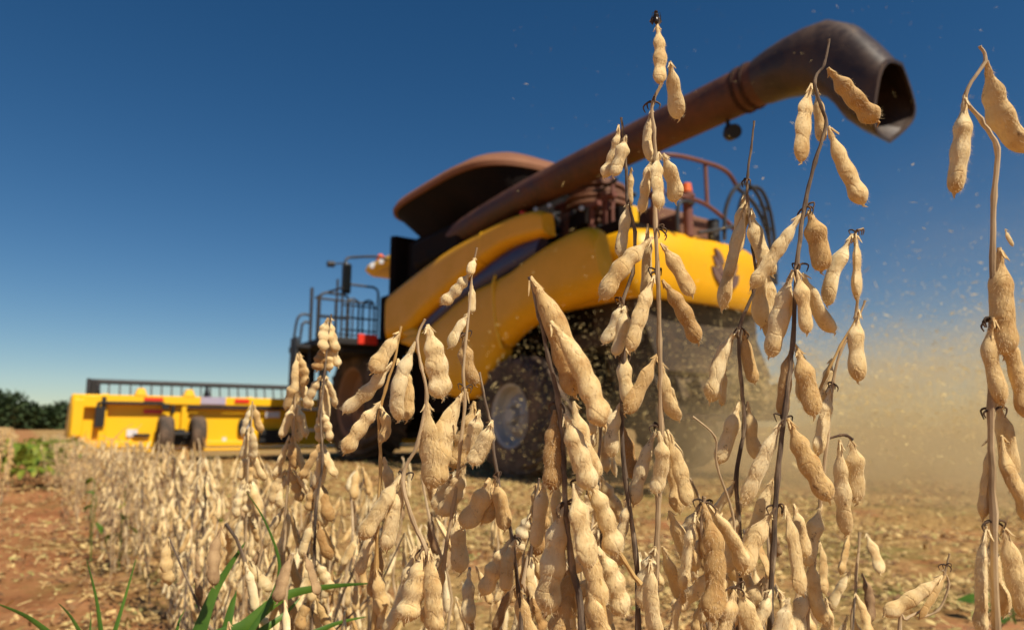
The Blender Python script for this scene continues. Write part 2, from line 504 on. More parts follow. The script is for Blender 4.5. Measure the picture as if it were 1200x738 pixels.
# --- yellow side panels (left flank) and their twin on the far flank
def flank(side):
    def fl(o):
        if side < 0: o.scale = (1, -1, 1)
        return o
    mb = MB()
    strip_panel(mb, [(3.9, 2.78), (3.45, 2.88), (2.97, 2.97), (2.3, 3.08), (1.64, 3.16), (.95, 3.2)],
                [(3.86, 1.98), (3.4, 2.0), (3.06, 2.06), (2.64, 2.25), (1.87, 2.48), (.98, 2.73)], 1.5, .08, pw=5)
    fl(mb.build('upper_side_panel', M['yellow'], root, 0, 50))
    mb = MB()
    strip_panel(mb, [(.93, 3.2), (.5, 3.21), (.1, 3.2), (-.22, 3.16), (-.4, 3.08)], [(.96, 2.74), (.5, 2.83), (.2, 2.84), (-.15, 2.82), (-.44, 2.8)], 1.5, .09, pw=5, n=36)
    fl(mb.build('upper_side_panel', M['yellow'], root, 0, 50))
    mb = MB()
    strip_panel(mb, [(2.95, 2.08), (2.64, 2.22), (1.87, 2.46), (.96, 2.72), (.36, 2.84), (-.3, 2.86)],
                [(2.8, 2.02), (2.44, 2.06), (1.62, 2.34), (.8, 2.48), (.36, 2.54), (-.12, 2.62)], 1.47, .03, n=40)
    fl(mb.build('blue_stripe_panel', M['blue'], root, 0, 50))
    mb = MB()
    strip_panel(mb, [(3.27, 1.94), (3.05, 2.02), (2.75, 2.07), (2.44, 2.1), (2.0, 2.24), (1.62, 2.36), (1.2, 2.44), (.62, 2.49)],
                [(3.2, 1.88), (2.85, 1.74), (2.6, 1.55), (2.42, 1.25), (1.95, 1.04), (1.35, .97), (.86, 1.12), (.48, 1.52)], 1.48, .12, pw=3.2)
    fl(mb.build('lower_side_panel', M['yellow'], root, 0, 50))
    mb = MB()
    if side < 0: return
    strip_panel(mb, [(.57, 2.49), (.3, 2.52), (-.1, 2.62), (-.55, 2.7), (-1.0, 2.74), (-1.22, 2.7), (-1.34, 2.6)],
                [(.42, 1.58), (.2, 1.7), (-.1, 1.8), (-.5, 1.88), (-1.0, 1.93), (-1.35, 1.95), (-1.5, 1.99)], 1.5, .13, pw=3.4, n=48, vfun=lambda t: .03 * t)
    fl(mb.build('lower_side_panel', M['yellow'], root, 0, 50))
    # small rounded yellow ears between the panels
    mb = MB()
    strip_panel(mb, [(3.2, 2.12), (2.95, 2.14), (2.72, 2.06)], [(3.2, 1.96), (2.9, 1.9), (2.7, 1.98)], 1.5, .07, n=20)
    fl(mb.build('panel_corner', M['yellow'], root, 0, 50))
flank(1); flank(-1)
mb = MB(); mb.tube(smooth_path([(.6, 1.56, 2.5), (.57, 1.615, 2.36), (.53, 1.625, 2.1), (.48, 1.62, 1.8), (.44, 1.57, 1.56)], 5), .02, 8)
mb.build('seam_lit_edge', M['header_yellow'], root)  # raised bead in brighter yellow, stands for the lit edge of the panel gap
mb = MB(); mb.tube(smooth_path([(.94, 1.55, 3.16), (.945, 1.575, 3.1), (.955, 1.577, 2.9), (.965, 1.55, 2.79)], 5), .014, 8)
mb.build('seam_lit_edge', M['header_yellow'], root)  # upper gap: its lit edge drawn as a brighter yellow bead

# --- rear hood wrapped round the tail, with a leaf emblem
hood_path = smooth_path([(-.1, 1.2, 0), (-.8, 1.2, 0), (-1.3, 1.17, 0), (-1.49, 1.0, 0), (-1.59, .6, 0), (-1.62, 0, 0), (-1.58, -.6, 0), (-1.46, -.95, 0), (-1.2, -1.12, 0), (-.7, -1.16, 0), (-.1, -1.14, 0)], 7)
prof = [(-.45, 2.74), (-.2, 2.76), (-.07, 2.73), (0, 2.66), (.03, 2.45), (.02, 2.2), (-.01, 2.05), (-.07, 1.97), (-.14, 1.97), (-.2, 2.1), (-.3, 2.6)]
rg = []
for i, p in enumerate(hood_path):
    a = hood_path[max(0, i - 1)]; b_ = hood_path[min(len(hood_path) - 1, i + 1)]
    t = (b_ - a).normalized(); nrm = Vector((t.y, -t.x, 0))
    if nrm.x > .2: nrm = -nrm
    nrm = Vector((-abs(t.y), t.x if False else -t.x, 0)) if False else Vector((t.y, -t.x, 0))
    if nrm.dot(p - Vector((-.3, .08, 0))) < 0: nrm = -nrm
    rg.append([(p.x + nrm.x * o_, p.y + nrm.y * o_, z) for o_, z in prof])
mb = MB(); mb.rings(rg)
hood = mb.build('rear_hood', M['yellow'], root, 0, 45)
mb = MB()
def leaf_shape(mb, c, ang, L, W):
    k = 10; ring_o = []
    pts = []
    for i in range(k + 1):
        t = i / k; w = W * sin(pi * t) ** .8
        pts.append((t * L, w))
    pts += [(t_, -w_) for t_, w_ in reversed(pts[1:-1])]
    poly = [(c[0] + a * cos(ang) - b_ * sin(ang), c[1] + a * sin(ang) + b_ * cos(ang)) for a, b_ in pts]
    n = len(poly)
    # poly in (v, z) on the hood's rear face
    def xf(v): return -1.665 + .1 * abs(v) ** 2.2
    vs_ = [(xf(v) + .03, v, z) for v, z in poly] + [(xf(v) - .004, v, z) for v, z in poly]
    mb.add(vs_, [tuple(range(n)), tuple(reversed(range(n, 2 * n)))] + [(q, q + n, (q + 1) % n + n, (q + 1) % n) for q in range(n)])
for (dv, dz, an, L_, W_) in ((.03, .06, 52, .2, .034), (.03, -.07, 50, .25, .04), (.03, -.2, 46, .27, .045),
                             (-.05, .06, 122, .15, .028), (-.05, -.07, 124, .19, .036), (-.05, -.2, 128, .2, .04)):
    leaf_shape(mb, (-.12 + dv * 1.5, 2.36 + dz), radians(an), L_ * 1.15, W_ * 1.15)
mb.build('leaf_emblem', M['emblem'], hood)

# --- chopper and spreader below the hood
mb = MB()
mb.box((-.75, 0, 1.75), (1.2, 2.1, .5)); mb.box((-1.15, 0, 1.35), (.7, 1.9, .62), Matrix.Rotation(.35, 3, 'Y'))
mb.box((-1.45, 0, 1.0), (.25, 2.0, .35), Matrix.Rotation(.5, 3, 'Y'))
for v in (-.85, -.5, -.15, .2, .55, .9): mb.box((-1.55, v, .92), (.5, .02, .26), Matrix.Rotation(.3, 3, 'Y'))
mb.build('straw_chopper', M['grime'], root, .015)
for v in (-.55, .55):
    mb = MB(); mb.lathe([(.02, -.03), (.42, -.03), (.42, .03), (.02, .03)], n=28)
    for k in range(4):
        a = k * pi / 2; mb.box((.24 * cos(a), .08, .24 * sin(a)), (.42 * abs(cos(a)) + .02, .12, .42 * abs(sin(a)) + .02))
    o = mb.build('spreader_disc', M['grime'], root, 0); o.location = (-1.55, v, .7); o.rotation_euler = (radians(90), 0, 0)

# --- engine deck clutter
mb = MB()
mb.box((-.15, 0, 2.82), (2.1, 2.2, .12)); mb.build('engine_deck', M['dark'], root, .01)
mb = MB()
for i, (z, r_) in enumerate(((2.9, .3), (2.98, .38), (3.06, .4), (3.14, .36), (3.22, .4), (3.3, .4), (3.38, .34), (3.46, .36), (3.54, .24))):
    mb.tube([(-.45, .75, z), (-.45, .75, z + .05)], r_, 24)
mb.tube([(-.45, .75, 2.85), (-.45, .75, 3.55)], .2, 16)
mb.build('air_cleaner', M['rust'], root, .006)
mb = MB()
mb.box((.2, .2, 3.1), (.5, .9, .6)); mb.box((-.45, -.3, 3.1), (.7, .8, .5)); mb.box((-.95, -.3, 3.0), (.4, .7, .35)); mb.box((-.35, 1.0, 3.0), (.35, .2, .42))
mb.build('engine_cover', M['rust'], root, .03)
for (u, v, z, h_) in ((-.1, 1.0, 2.85, .5), (-.9, 1.02, 2.8, .42), (-1.15, .5, 2.8, .5), (-.75, 1.12, 2.8, .34)):
    mb = MB(); mb.box((u, v, z + h_ / 2), (.06, .06, h_)); mb.box((u, v, z + h_), (.3, .07, .06)); mb.build('frame_post', M['rust_rail'], root, .005)
mb = MB()
rnd = random.Random(3)
for i in range(16):
    u = rnd.uniform(-.95, .8); v = rnd.uniform(.35, 1.3); z = rnd.uniform(2.9, 3.3)
    p = [(u, v, z)]
    for k in range(3): p.append((p[-1][0] + rnd.uniform(-.25, .25), p[-1][1] + rnd.uniform(-.15, .12), max(2.88, p[-1][2] + rnd.uniform(-.25, .2))))
    mb = MB(); mb.tube(smooth_path(p, 4), rnd.uniform(.014, .032), 7); mb.build('hose', M['black'], root)
mb = MB()
for (u, v, z, a, b_, c_) in ((.1, 1.3, 3.1, .2, .1, .22), (.38, 1.28, 3.28, .12, .1, .12), (-.6, 1.15, 3.02, .3, .12, .2), (-1.0, .9, 2.95, .2, .2, .26), (.3, 1.25, 3.0, .3, .1, .12)):
    mb = MB(); mb.box((u, v, z), (a, b_, c_)); mb.build('valve_block', M['dark'], root, .01)
mb = MB()
for (u, v, z) in ((-.02, 1.37, 3.24), (.08, 1.36, 3.2), (-.14, 1.37, 3.12), (-.7, 1.22, 3.1), (-.28, 1.36, 3.22)):
    mb = MB(); mb.tube([(u, v, z), (u - .03, v + .03, z)], .032, 10); mb.build('steel_fitting', M['metal'], root, .004)
mb = MB(); mb.box((.18, 1.37, 3.1), (.1, .06, .13)); mb.build('yellow_cap', M['header_yellow'], root, .01)
mb = MB(); mb.box((-.92, .62, 3.08), (.1, .1, .2)); mb.build('yellow_cap', M['header_yellow'], root, .01)
mb = MB(); mb.tube([(.25, 1.37, 3.24), (.25, 1.37, 3.3)], .045, 12); mb.build('red_cap', M['red'], root, .006)
# exhaust post with an orange cap, and a short dark stack
mb = MB(); mb.tube([(-1.55, .38, 2.7), (-1.55, .38, 3.22)], .055, 14); mb.tube([(-1.55, .38, 3.16), (-1.55, .38, 3.2)], .085, 14)
ps = mb.build('red_brown_post', M['rust_rail'], root, .004)
mb = MB(); mb.tube([(-1.55, .38, 3.22), (-1.55, .38, 3.33)], [.062, .05], 14); mb.build('orange_cap', M['orange'], ps, .008)
mb = MB(); mb.tube([(-1.5, -.12, 2.72), (-1.5, -.12, 3.0)], .07, 16); mb.build('short_stack', M['rail'], root, .008)

# --- rear rails
def rail(mb, pts, r=.022, sub=5): mb.tube(smooth_path(pts, sub), r, 8)
mb = MB()
rail(mb, [(-.4, 1.05, 3.55), (-.9, .95, 3.64), (-1.6, .8, 3.56), (-1.62, .1, 3.62), (-1.6, -.3, 3.6), (-1.5, -.62, 3.5)], .026)
rail(mb, [(-1.6, .1, 3.62), (-1.6, .1, 3.1)], .024, 1)
rail(mb, [(-1.58, .75, 3.12), (-1.6, .38, 3.14), (-1.6, .05, 3.1), (-1.58, -.35, 2.95), (-1.5, -.6, 2.85)], .024)
rail(mb, [(-1.0, 1.02, 2.8), (-.98, .98, 3.62)], .022, 1)
mb.build('rear_handrail', M['rust_rail'], root)
mb = MB()
for dv in (0, .34):
    rail(mb, [(-1.6, -.18 - dv * .7, 2.75), (-1.62, -.2 - dv * .7, 3.1), (-1.68, -.3 - dv * .6, 3.36), (-1.72, -.5 - dv * .6, 3.46), (-1.74, -.72 - dv * .4, 3.3), (-1.72, -.88 - dv * .3, 2.9), (-1.68, -.93 - dv * .25, 2.3)], .024)
rail(mb, [(-1.6, .62, 2.72), (-1.62, .62, 3.0), (-1.62, .5, 3.08), (-1.62, .36, 3.08)], .022)
rail(mb, [(-1.62, .3, 2.75), (-1.64, -.1, 2.86), (-1.66, -.6, 3.02)], .02)
rail(mb, [(-1.5, -.62, 3.5), (-1.55, -.9, 3.3), (-1.6, -1.05, 2.9), (-1.6, -1.1, 2.35)], .026)
for z in (2.4, 2.7, 3.0, 3.25): rail(mb, [(-1.71, -.86 + (z - 2.4) * .12, z), (-1.66, -1.06 + (z - 2.4) * .08, z)], .018, 1)
mb.build('rear_ladder', M['rail'], root)

# --- unloading auger folded back along the left side
AX = [(3.0, 1.12, 3.22), (2.2, 1.28, 3.36), (1.0, 1.34, 3.45), (-.5, 1.38, 3.49), (-2, 1.4, 3.5), (-3.4, 1.42, 3.5)]
mb = MB(); mb.tube(smooth_path(AX, 6), [.21] * 6 + [.195] * 25, 32)
aug = mb.build('unloading_auger', M['auger'], root)
mb = MB()
for u in (-3.12, -3.2): mb.lathe([(.19, -.016), (.208, -.016), (.208, .016), (.19, .016)], n=36)
o = mb.build('joint_ring', M['auger'], aug, .003); o.location = (-3.1, 1.415, 3.5); o.rotation_euler = (0, 0, radians(90))
o2 = o.copy(); C.objects.link(o2); o2.parent = aug; o2.location = (-3.19, 1.417, 3.5)
mb = MB(); mb.box((2.4, 1.24, 3.3), (1.5, .5, .46)); mb.tube([(3.0, 1.1, 3.2), (3.0, 1.0, 2.6)], .26, 20)
mb.build('auger_elbow', M['dark'], root, .08)
mb = MB(); mb.tube([(-2.9, 1.4, 3.3), (-2.9, 1.4, 3.2), (-2.94, 1.42, 3.17)], .018, 8); mb.tube([(-2.93, 1.42, 3.2), (-2.97, 1.46, 3.14), (-3.04, 1.5, 3.12)], [.05, .07, .065], 14)
mb.build('work_lamp', M['black'], aug)
# spout: widening hood that bends down and opens to the rear
def sring(c, hz, hv, tilt, k=32, sq=2.6, dvx=0):
    out = []
    for i in range(k):
        a = 2 * pi * i / k
        ca, sa = cos(a), sin(a)
        y = hv * abs(ca) ** (2 / sq) * (1 if ca > 0 else -1)
        h = hz * abs(sa) ** (2 / sq) * (1 if sa > 0 else -1)
        if dvx and y < 0: h *= 1 - dvx * abs(y) / hv
        out.append((c[0] + h * sin(tilt), c[1] + y, c[2] + h * cos(tilt)))
    return out
mb = MB()
mb.rings([sring((-3.3, 1.42, 3.5), .205, .205, 0, sq=2), sring((-3.45, 1.42, 3.5), .225, .22, .1, sq=2.1), sring((-3.6, 1.41, 3.49), .255, .235, .15, sq=2.2),
          sring((-3.78, 1.4, 3.45), .3, .25, .12, sq=2.3), sring((-3.93, 1.4, 3.36), .36, .262, .0, sq=2.4), sring((-4.06, 1.4, 3.22), .365, .27, -.16, sq=2.6), sring((-4.18, 1.4, 3.06), .33, .275, -.22, sq=2.8, dvx=.2),
          sring((-4.31, 1.4, 2.89), .28, .28, -.24, sq=3, dvx=.68),
          sring((-4.305, 1.4, 2.89), .26, .258, -.24, sq=3, dvx=.68), sring((-4.1, 1.4, 3.15), .32, .25, -.18, sq=2.6, dvx=.2), sring((-3.8, 1.4, 3.42), .24, .2, 0, sq=2.3)], caps=True)
sp_ = mb.build('auger_spout', M['spout'], aug, 0, 55)
mb = MB(); mb.rings([sring((-4.312, 1.4, 2.89), .286, .286, -.24, sq=3, dvx=.68), sring((-4.33, 1.4, 2.88), .286, .286, -.24, sq=3, dvx=.68), sring((-4.33, 1.4, 2.88), .262, .26, -.24, sq=3, dvx=.68), sring((-4.312, 1.4, 2.89), .262, .26, -.24, sq=3, dvx=.68)], closed=True)
mb.build('spout_lip', M['spout'], sp_)

# --- cab ahead of the tank, yellow roof wing with lamps, mirror
mb = MB(); mb.box((5.1, 0, 2.85), (1.35, 1.24, 1.7)); mb.build('cab', M['glass'], root, .05)
mb = MB(); mb.rings([plan(4.3, 6.3, .92, .3, 3.62), plan(4.2, 6.4, .98, .3, 3.72), plan(4.25, 6.35, .95, .35, 3.82), plan(4.5, 6.1, .8, .4, 3.88)])
cr = mb.build('cab_roof', M['header_yellow'], root, .01, 50)
for u in (5.42, 5.86):
    mb = MB(); mb.tube([(u, .96, 3.74), (u - .03, 1.0, 3.74)], .062, 16); mb.build('roof_lamp', M['lens'], cr, .004)
mb = MB(); mb.tube([(5.95, .78, 3.86), (5.95, .78, 3.98), (5.95, .78, 4.02)], [.08, .07, .03], 14); mb.build('beacon', M['orange'], cr)
mb = MB(); mb.tube(smooth_path([(5.2, .95, 3.72), (5.15, 1.2, 3.74), (5.05, 1.6, 3.66), (5.0, 1.85, 3.58), (5.0, 1.86, 3.4)], 4), .024, 8); mb.tube([(5.0, 1.88, 3.5), (5.05, 2.08, 3.46)], .014, 6); mb.tube([(5.05, 2.06, 3.46), (5.05, 2.18, 3.45)], .055, 12)
ma_ = mb.build('mirror_arm', M['rail'], root)
mb = MB(); mb.box((5.0, 1.84, 3.22), (.1, .17, .56)); mb.build('mirror', M['black'], ma_, .04)
mb = MB(); mb.box((4.94, 1.84, 3.22), (.02, .13, .48)); mb.build('mirror_glass', M['glass'], ma_, .005)

# --- access platform, rails and ladder left of the cab
mb = MB(); mb.box((5.2, 1.58, 2.0), (1.9, 1.75, .12)); mb.box((5.2, 1.5, 1.88), (1.6, 1.2, .12)); mb.box((4.9, 1.1, 2.1), (.5, .5, .1)); mb.box((6.1, 2.15, 1.6), (.3, .3, .9)); 
pf = mb.build('access_platform', M['black'], root, .02)
mb = MB(); mb.box((4.235, 1.72, 2.05), (.02, .34, .17)); mb.build('red_reflector', M['red'], pf, .005)
mb = MB()
def hoop(mb, u, v0, v1, z0, z1, r=.022, du=0):
    c_ = .1
    pts = [(u, v0, z0), (u, v0, z1 - c_), (u, v0 + (c_ * .3 if v1 > v0 else -c_ * .3), z1 - c_ * .3), (u, v0 + (c_ if v1 > v0 else -c_), z1), (u, v1 - (c_ if v1 > v0 else -c_), z1), (u, v1 - (c_ * .3 if v1 > v0 else -c_ * .3), z1 - c_ * .3), (u, v1, z1 - c_), (u, v1, z0)]
    mb.tube(pts, r, 8)
hoop(mb, 5.0, 1.22, 1.9, 2.05, 3.12)
for v in (1.39, 1.69): hoop(mb, 5.02, v - .11, v + .11, 2.05, 2.87, .019)
for z in (2.3, 2.52, 2.74): mb.tube([(5.0, 1.22, z), (5.0, 1.9, z)], .015, 6)
hoop(mb, 5.1, 1.74, 2.27, 2.05, 2.94)
mb.tube([(5.1, 1.74, 2.5), (5.1, 2.27, 2.5)], .015, 6)
mb.tube([(5.05, 1.98, 2.0), (5.05, 1.98, 3.2)], .022, 8)
mb.build('platform_rail', M['rail'], root)
mb = MB()
rail(mb, [(6.0, .9, 3.0), (6.0, 2.0, 3.0)], .022, 1)
for v in (.95, 1.3, 1.65, 2.0): mb.tube([(6.0, v, 2.05), (6.0, v, 3.0)], .018, 6)
for z in (2.35, 2.68): mb.tube([(6.0, .95, z), (6.0, 2.0, z)], .014, 6)
rail(mb, [(4.6, 2.06, 2.96), (5.4, 2.1, 2.98), (6.0, 2.04, 3.0)], .02, 2)
mb.build('platform_rail', M['rail'], root)
mb = MB()
for dv in (0, .13):
    mb.tube(smooth_path([(5.1, 2.42, 2.5 - dv), (5.1, 2.54 - dv * .3, 2.52 - dv), (5.1, 2.63 - dv * .5, 2.46 - dv), (5.1, 2.67 - dv * .8, 2.3), (5.1, 2.7 - dv * .8, 1.9), (5.1, 2.72 - dv * .8, 1.3)], 4), .022, 8)
mb.tube([(5.1, 2.4, 1.2), (5.1, 2.42, 3.0)], .03, 8)
for z in (.55, .9, 1.25, 1.6, 1.95): mb.box((5.1, 2.42, z), (.34, .55, .05))
mb.box((5.1, 2.16, 1.3), (.3, .06, 1.7)); mb.box((5.1, 2.68, 1.3), (.3, .04, 1.6))
mb.build('access_ladder', M['rail'], root, .004)

# --- wheels
def wheel(name, R, W, hub, lugs, rim_mat, parent, loc, q=1.):
    w = empty(name); w.parent = parent; w.location = loc
    hw = W / 2
    mb = MB()
    mb.lathe([(R * .58 * q, -hw * .8), (R * .62 * q, -hw * .92), (R * .76, -hw), (R * .88, -hw * .97), (R * .93, -hw * .84), (R * .95, -hw * .4), (R * .955, 0), (R * .95, hw * .4), (R * .93, hw * .84), (R * .88, hw * .97), (R * .76, hw), (R * .62 * q, hw * .92), (R * .58 * q, hw * .8)], n=72)
    for k in range(lugs):
        for sd in (-1, 1):
            a0 = 2 * pi * (k + (.5 if sd > 0 else 0)) / lugs
            rows = []
            for t in (0, .35, .7, .95, 1.08):
                y = sd * hw * (t * .98 + .02) if t < 1 else sd * hw * 1.005
                an = a0 + t * .34 * (24 / lugs) * .9
                dep = R * (1. if t < .9 else (.965 if t < 1 else .9))
                lo = R * (.93 if t < .9 else (.88 if t < 1 else .82))
                hwid = .036 * R * (1.1 if t > .8 else .9)
                row = []
                for rr, dd in ((lo, -1.35), (dep, -.9), (dep, .9), (lo, 1.35)):
                    aa = an + dd * hwid / rr
                    row.append((rr * cos(aa), y, rr * sin(aa)))
                rows.append(row)
            mb.rings(rows)
    mb.build('tyre', M['tyre'], w, 0, 32)
    mb = MB()
    mb.lathe([(R * q * .6, -hw * .8), (R * q * .615, -hw * .86), (R * q * .6, -hw * .88), (R * q * .55, -hw * .8), (R * q * .5, -hw * .2), (R * q * .5, hw * .2), (R * q * .55, hw * .8), (R * q * .6, hw * .88), (R * q * .615, hw * .86), (R * q * .6, hw * .8), (R * q * .48, hw * .1), (R * q * .48, -hw * .1)], n=56)
    mb.lathe([(.001, hw * hub - .03), (R * q * .16, hw * hub - .03), (R * q * .2, hw * hub + .03), (R * q * .3, hw * hub + .02), (R * q * .42, hw * hub - .06), (R * q * .53, hw * hub - .02), (R * q * .53, hw * hub - .06), (R * q * .42, hw * hub - .1), (.001, hw * hub - .09)], n=56)
    for k in range(10):
        a = 2 * pi * k / 10
        mb.tube([(R * q * .24 * cos(a), hw * hub + .0, R * q * .24 * sin(a)), (R * q * .24 * cos(a), hw * hub + .05, R * q * .24 * sin(a))], R * q * .022, 6)
    mb.tube([(0, hw * hub - .02, 0), (0, hw * hub + .1, 0)], R * q * .13, 20)
    mb.build('rim', rim_mat, w, 0, 35)
    return w
wheel('front_wheel', 1.04, .8, .35, 20, M['rim_brown'], root, (5.28, 1.22, 1.04))
w2 = wheel('front_wheel', 1.04, .8, .35, 20, M['rim_brown'], root, (5.28, -1.22, 1.04)); w2.rotation_euler = (0, .1, pi)
wheel('rear_wheel', .73, .5, .5, 18, M['rim'], root, (.26, 1.36, .73), .87)
w2 = wheel('rear_wheel', .73, .5, .5, 18, M['rim'], root, (.26, -1.36, .73), .87); w2.rotation_euler = (0, .2, pi)

# --- feeder house and header
mb = MB(); mb.box((6.3, 0, 1.05), (1.9, 1.3, .8), Matrix.Rotation(.22, 3, 'Y')); mb.build('feeder_house', M['dark'], root, .02)
HU = 7.0
hd = empty('header'); hd.parent = root
HL = 5.7
mb = MB()
mb.box((HU, 0, .68), (.05, 2 * HL, .84)); mb.box((HU - .06, 0, 1.06), (.16, 2 * HL, .15)); mb.box((HU - .02, 0, .3), (.1, 2 * HL, .1)); mb.box((HU + .6, 0, .2), (1.3, 2 * HL, .05))
for v in (-HL + .02, HL - .02): mb.prism([(HU - .1, .2), (HU + 1.3, .12), (HU + 1.5, .35), (HU + .5, 1.1), (HU - .1, 1.14)], v - .04, v + .04)
for v in (5.25, 4.0, 2.9, 1.2, -1.2, -3, -4.6): mb.box((HU - .05, v, .7), (.12, .11, .9))
for v in (4.72, 3.95, -4): mb.rings([[(HU - .15, v - .1, 1.13), (HU + .02, v - .1, 1.13), (HU + .02, v + .1, 1.13), (HU - .15, v + .1, 1.13)], [(HU - .13, v - .05, 1.26), (HU + .0, v - .05, 1.26), (HU + .0, v + .05, 1.26), (HU - .13, v + .05, 1.26)]])
mb.box((HU - .1, 5.45, 1.02), (.2, .3, .2)); mb.box((HU - .12, 5.62, .75), (.2, .16, .6))
mb.build('header_frame', M['header_yellow'], hd, .012)
for c_, d_, nm in (
        ((HU - .17, 4.85, 1.0), (.06, 1.0, .05), 'hydraulic_line'),
        ((HU - .15, 3.45, .95), (.04, 1.05, .055), 'hydraulic_line'),
        ((HU - .15, 1.9, .95), (.04, 1.9, .055), 'hydraulic_line'),
        ((HU - .17, 5.34, .8), (.06, .07, .42), 'hydraulic_line'),
        ((HU - .19, 4.33, .95), (.05, .12, .1), 'hydraulic_line'),
        ((HU - .08, -2.6, .955), (.04, 3.9, .05), 'hydraulic_line'),
        ((HU - .12, 5.28, .85), (.1, .1, .5), 'hydraulic_line'),
        ((HU - .1, 4.2, .9), (.1, .05, .16), 'hydraulic_line'),
        ((HU - .1, 2.85, .88), (.1, .05, .2), 'hydraulic_line'),
        ((HU - .06, 4.65, .46), (.08, .25, .05), 'hydraulic_line'),
        ((HU - .06, 4.3, .46), (.08, .1, .05), 'hydraulic_line'),
        ((HU - .1, 2.35, .42), (.1, .7, .26), 'belt_housing'),
        ((HU + .1, 0, .7), (.3, 1.6, .7), 'feeder_mouth'),
        ):
    mb = MB(); mb.box(c_, d_); mb.build(nm, M['black'], hd, .008)
mb = MB(); mb.box((HU - .08, 2.95, .6), (.1, .24, .3)); mb.build('black_guard', M['black'], hd, .06)
for (v, z, a, b_, k) in ((4.52, 1.075, .3, .06, 'red'), (4.5, .865, .3, .07, 'red'), (3.05, 1.075, .26, .07, 'red'), (3.95 - .4, 1.07, .42, .13, 'lilac'), (2.48, .83, .26, .11, 'white'), (4.8, .5, .16, .12, 'white'), (2.95, .62, .07, .08, 'white'), (3.3, .35, .07, .12, 'white')):
    mb = MB(); mb.box((HU - .05 - (.1 if z > 1 else .1 if k == 'white' and v < 3 else .0) - .002, v, z), (.02, a, b_))
    mb.build({'red': 'red_reflector', 'white': 'white_decal', 'lilac': 'lilac_decal'}[k], M[k], hd)
# reel above the header
mb = MB()
mb.tube([(HU + .75, -HL + .2, 1.4), (HU + .75, HL - .25, 1.4)], .045, 10)
mb.tube([(HU + .3, -HL + .2, 1.0), (HU + .3, HL - .25, 1.0)], .018, 8)
mb.tube([(HU + 1.1, -HL + .2, 1.0), (HU + 1.1, HL - .25, 1.0)], .02, 8)
v = -HL + .3
while v < HL - .3:
    mb.tube([(HU + .75, v, 1.4), (HU + .6, v, 1.06)], .016, 5)
    v += .17
for v in (-5.3, -3.5, -1.6, 0, 1.8, 3.5, 5.3):
    mb.tube([(HU + .3, v, 1.0), (HU + .75, v, 1.36), (HU + 1.1, v, 1.0)], .022, 6)
    mb.tube([(HU + .75, v, 1.42), (HU + .75, v, .9)], .03, 6)
mb.build('reel', M['rail'], hd)
mb = MB(); mb.box((HU + .1, 5.42, 1.25), (.3, .1, .26)); mb.tube([(HU - .1, 5.5, 1.1), (HU, 5.5, 1.4)], .035, 8); mb.box((HU + .3, 5.35, 1.2), (.5, .05, .07))
mb.build('reel_drive', M['black'], hd, .01)
for v in (4.33, 3.82):
    mb = MB()
    mb.lathe([(.12, -.1), (.2, -.12), (.27, -.11), (.3, -.08), (.305, 0), (.3, .08), (.27, .11), (.2, .12), (.12, .1)], n=36)
    mb.lathe([(.005, -.04), (.12, -.04), (.13, .04), (.005, .04)], n=24)
    o = mb.build('transport_wheel', M['tyre'], hd); o.location = (HU - .35, v, .48)
mb = MB(); mb.tube([(HU - .35, 4.33, .48), (HU - .35, 3.82, .48)], .04, 8); mb.box((HU - .2, 4.08, .5), (.35, .14, .12)); mb.box((HU - .15, 4.08, .36), (.2, .3, .16))
mb.build('wheel_bracket', M['black'], hd, .01)

# ------------------------------------------------------------------ far woodland
def leaf_clumps(mb, c, rad, n, size, rnd, flat=.8):
    for _ in range(n):
        d = Vector((rnd.gauss(0, 1), rnd.gauss(0, 1), rnd.gauss(0, 1))).normalized() * rnd.random() ** .4
        p = Vector((c[0] + d.x * rad, c[1] + d.y * rad, c[2] + d.z * rad * flat))
        a = Vector((rnd.gauss(0, 1), rnd.gauss(0, 1), rnd.gauss(0, .7))).normalized()
        b_ = a.cross(Vector((rnd.random(), rnd.random(), rnd.random() + .1))).normalized()
        s_ = size * rnd.uniform(.5, 1.3)
        mb.add([p - a * s_, p + b_ * s_ * .6, p + a * s_, p - b_ * s_ * .6], [(0, 1, 2, 3)])
def woods():
    mb = MB(); rnd = random.Random(8)
    for i in range(150):
        t = i / 150
        x = -150 + 170 * t + rnd.uniform(-2, 2); y = 135 + 60 * t + rnd.uniform(-8, 8)
        h = max(2.8, min(10.5, 8.2 - 42 * (t - .23))) * rnd.uniform(.85, 1.1)
        mb.add([(x - .2, y, 0), (x + .2, y, 0), (x + .1, y, h * .6), (x - .1, y, h * .6)], [(0, 1, 2, 3)], 1)
        for k in range(6):
            q = rnd.uniform(.02, .82)
            leaf_clumps(mb, (x + rnd.uniform(-1.5, 1.5), y + rnd.uniform(-1.5, 1.5), h * q), h * .28 + .9, 100, .55, rnd)
    tag(mb.build('woodland', [M['tree_leaf'], M['bark']], sharp=180), 'dark green line of far-off trees along the horizon at left', 'woodland', kind='stuff')
woods()

# ------------------------------------------------------------------ soybean plants
FW = Vector((0, cos(PITCH), sin(PITCH))); UPV = Vector((0, -sin(PITCH), cos(PITCH)))
def at(x, y, d):
    return CAM + (Vector(((x - 600) / 800, 0, 0)) + UPV * ((369 - y) / 800) + FW) * d

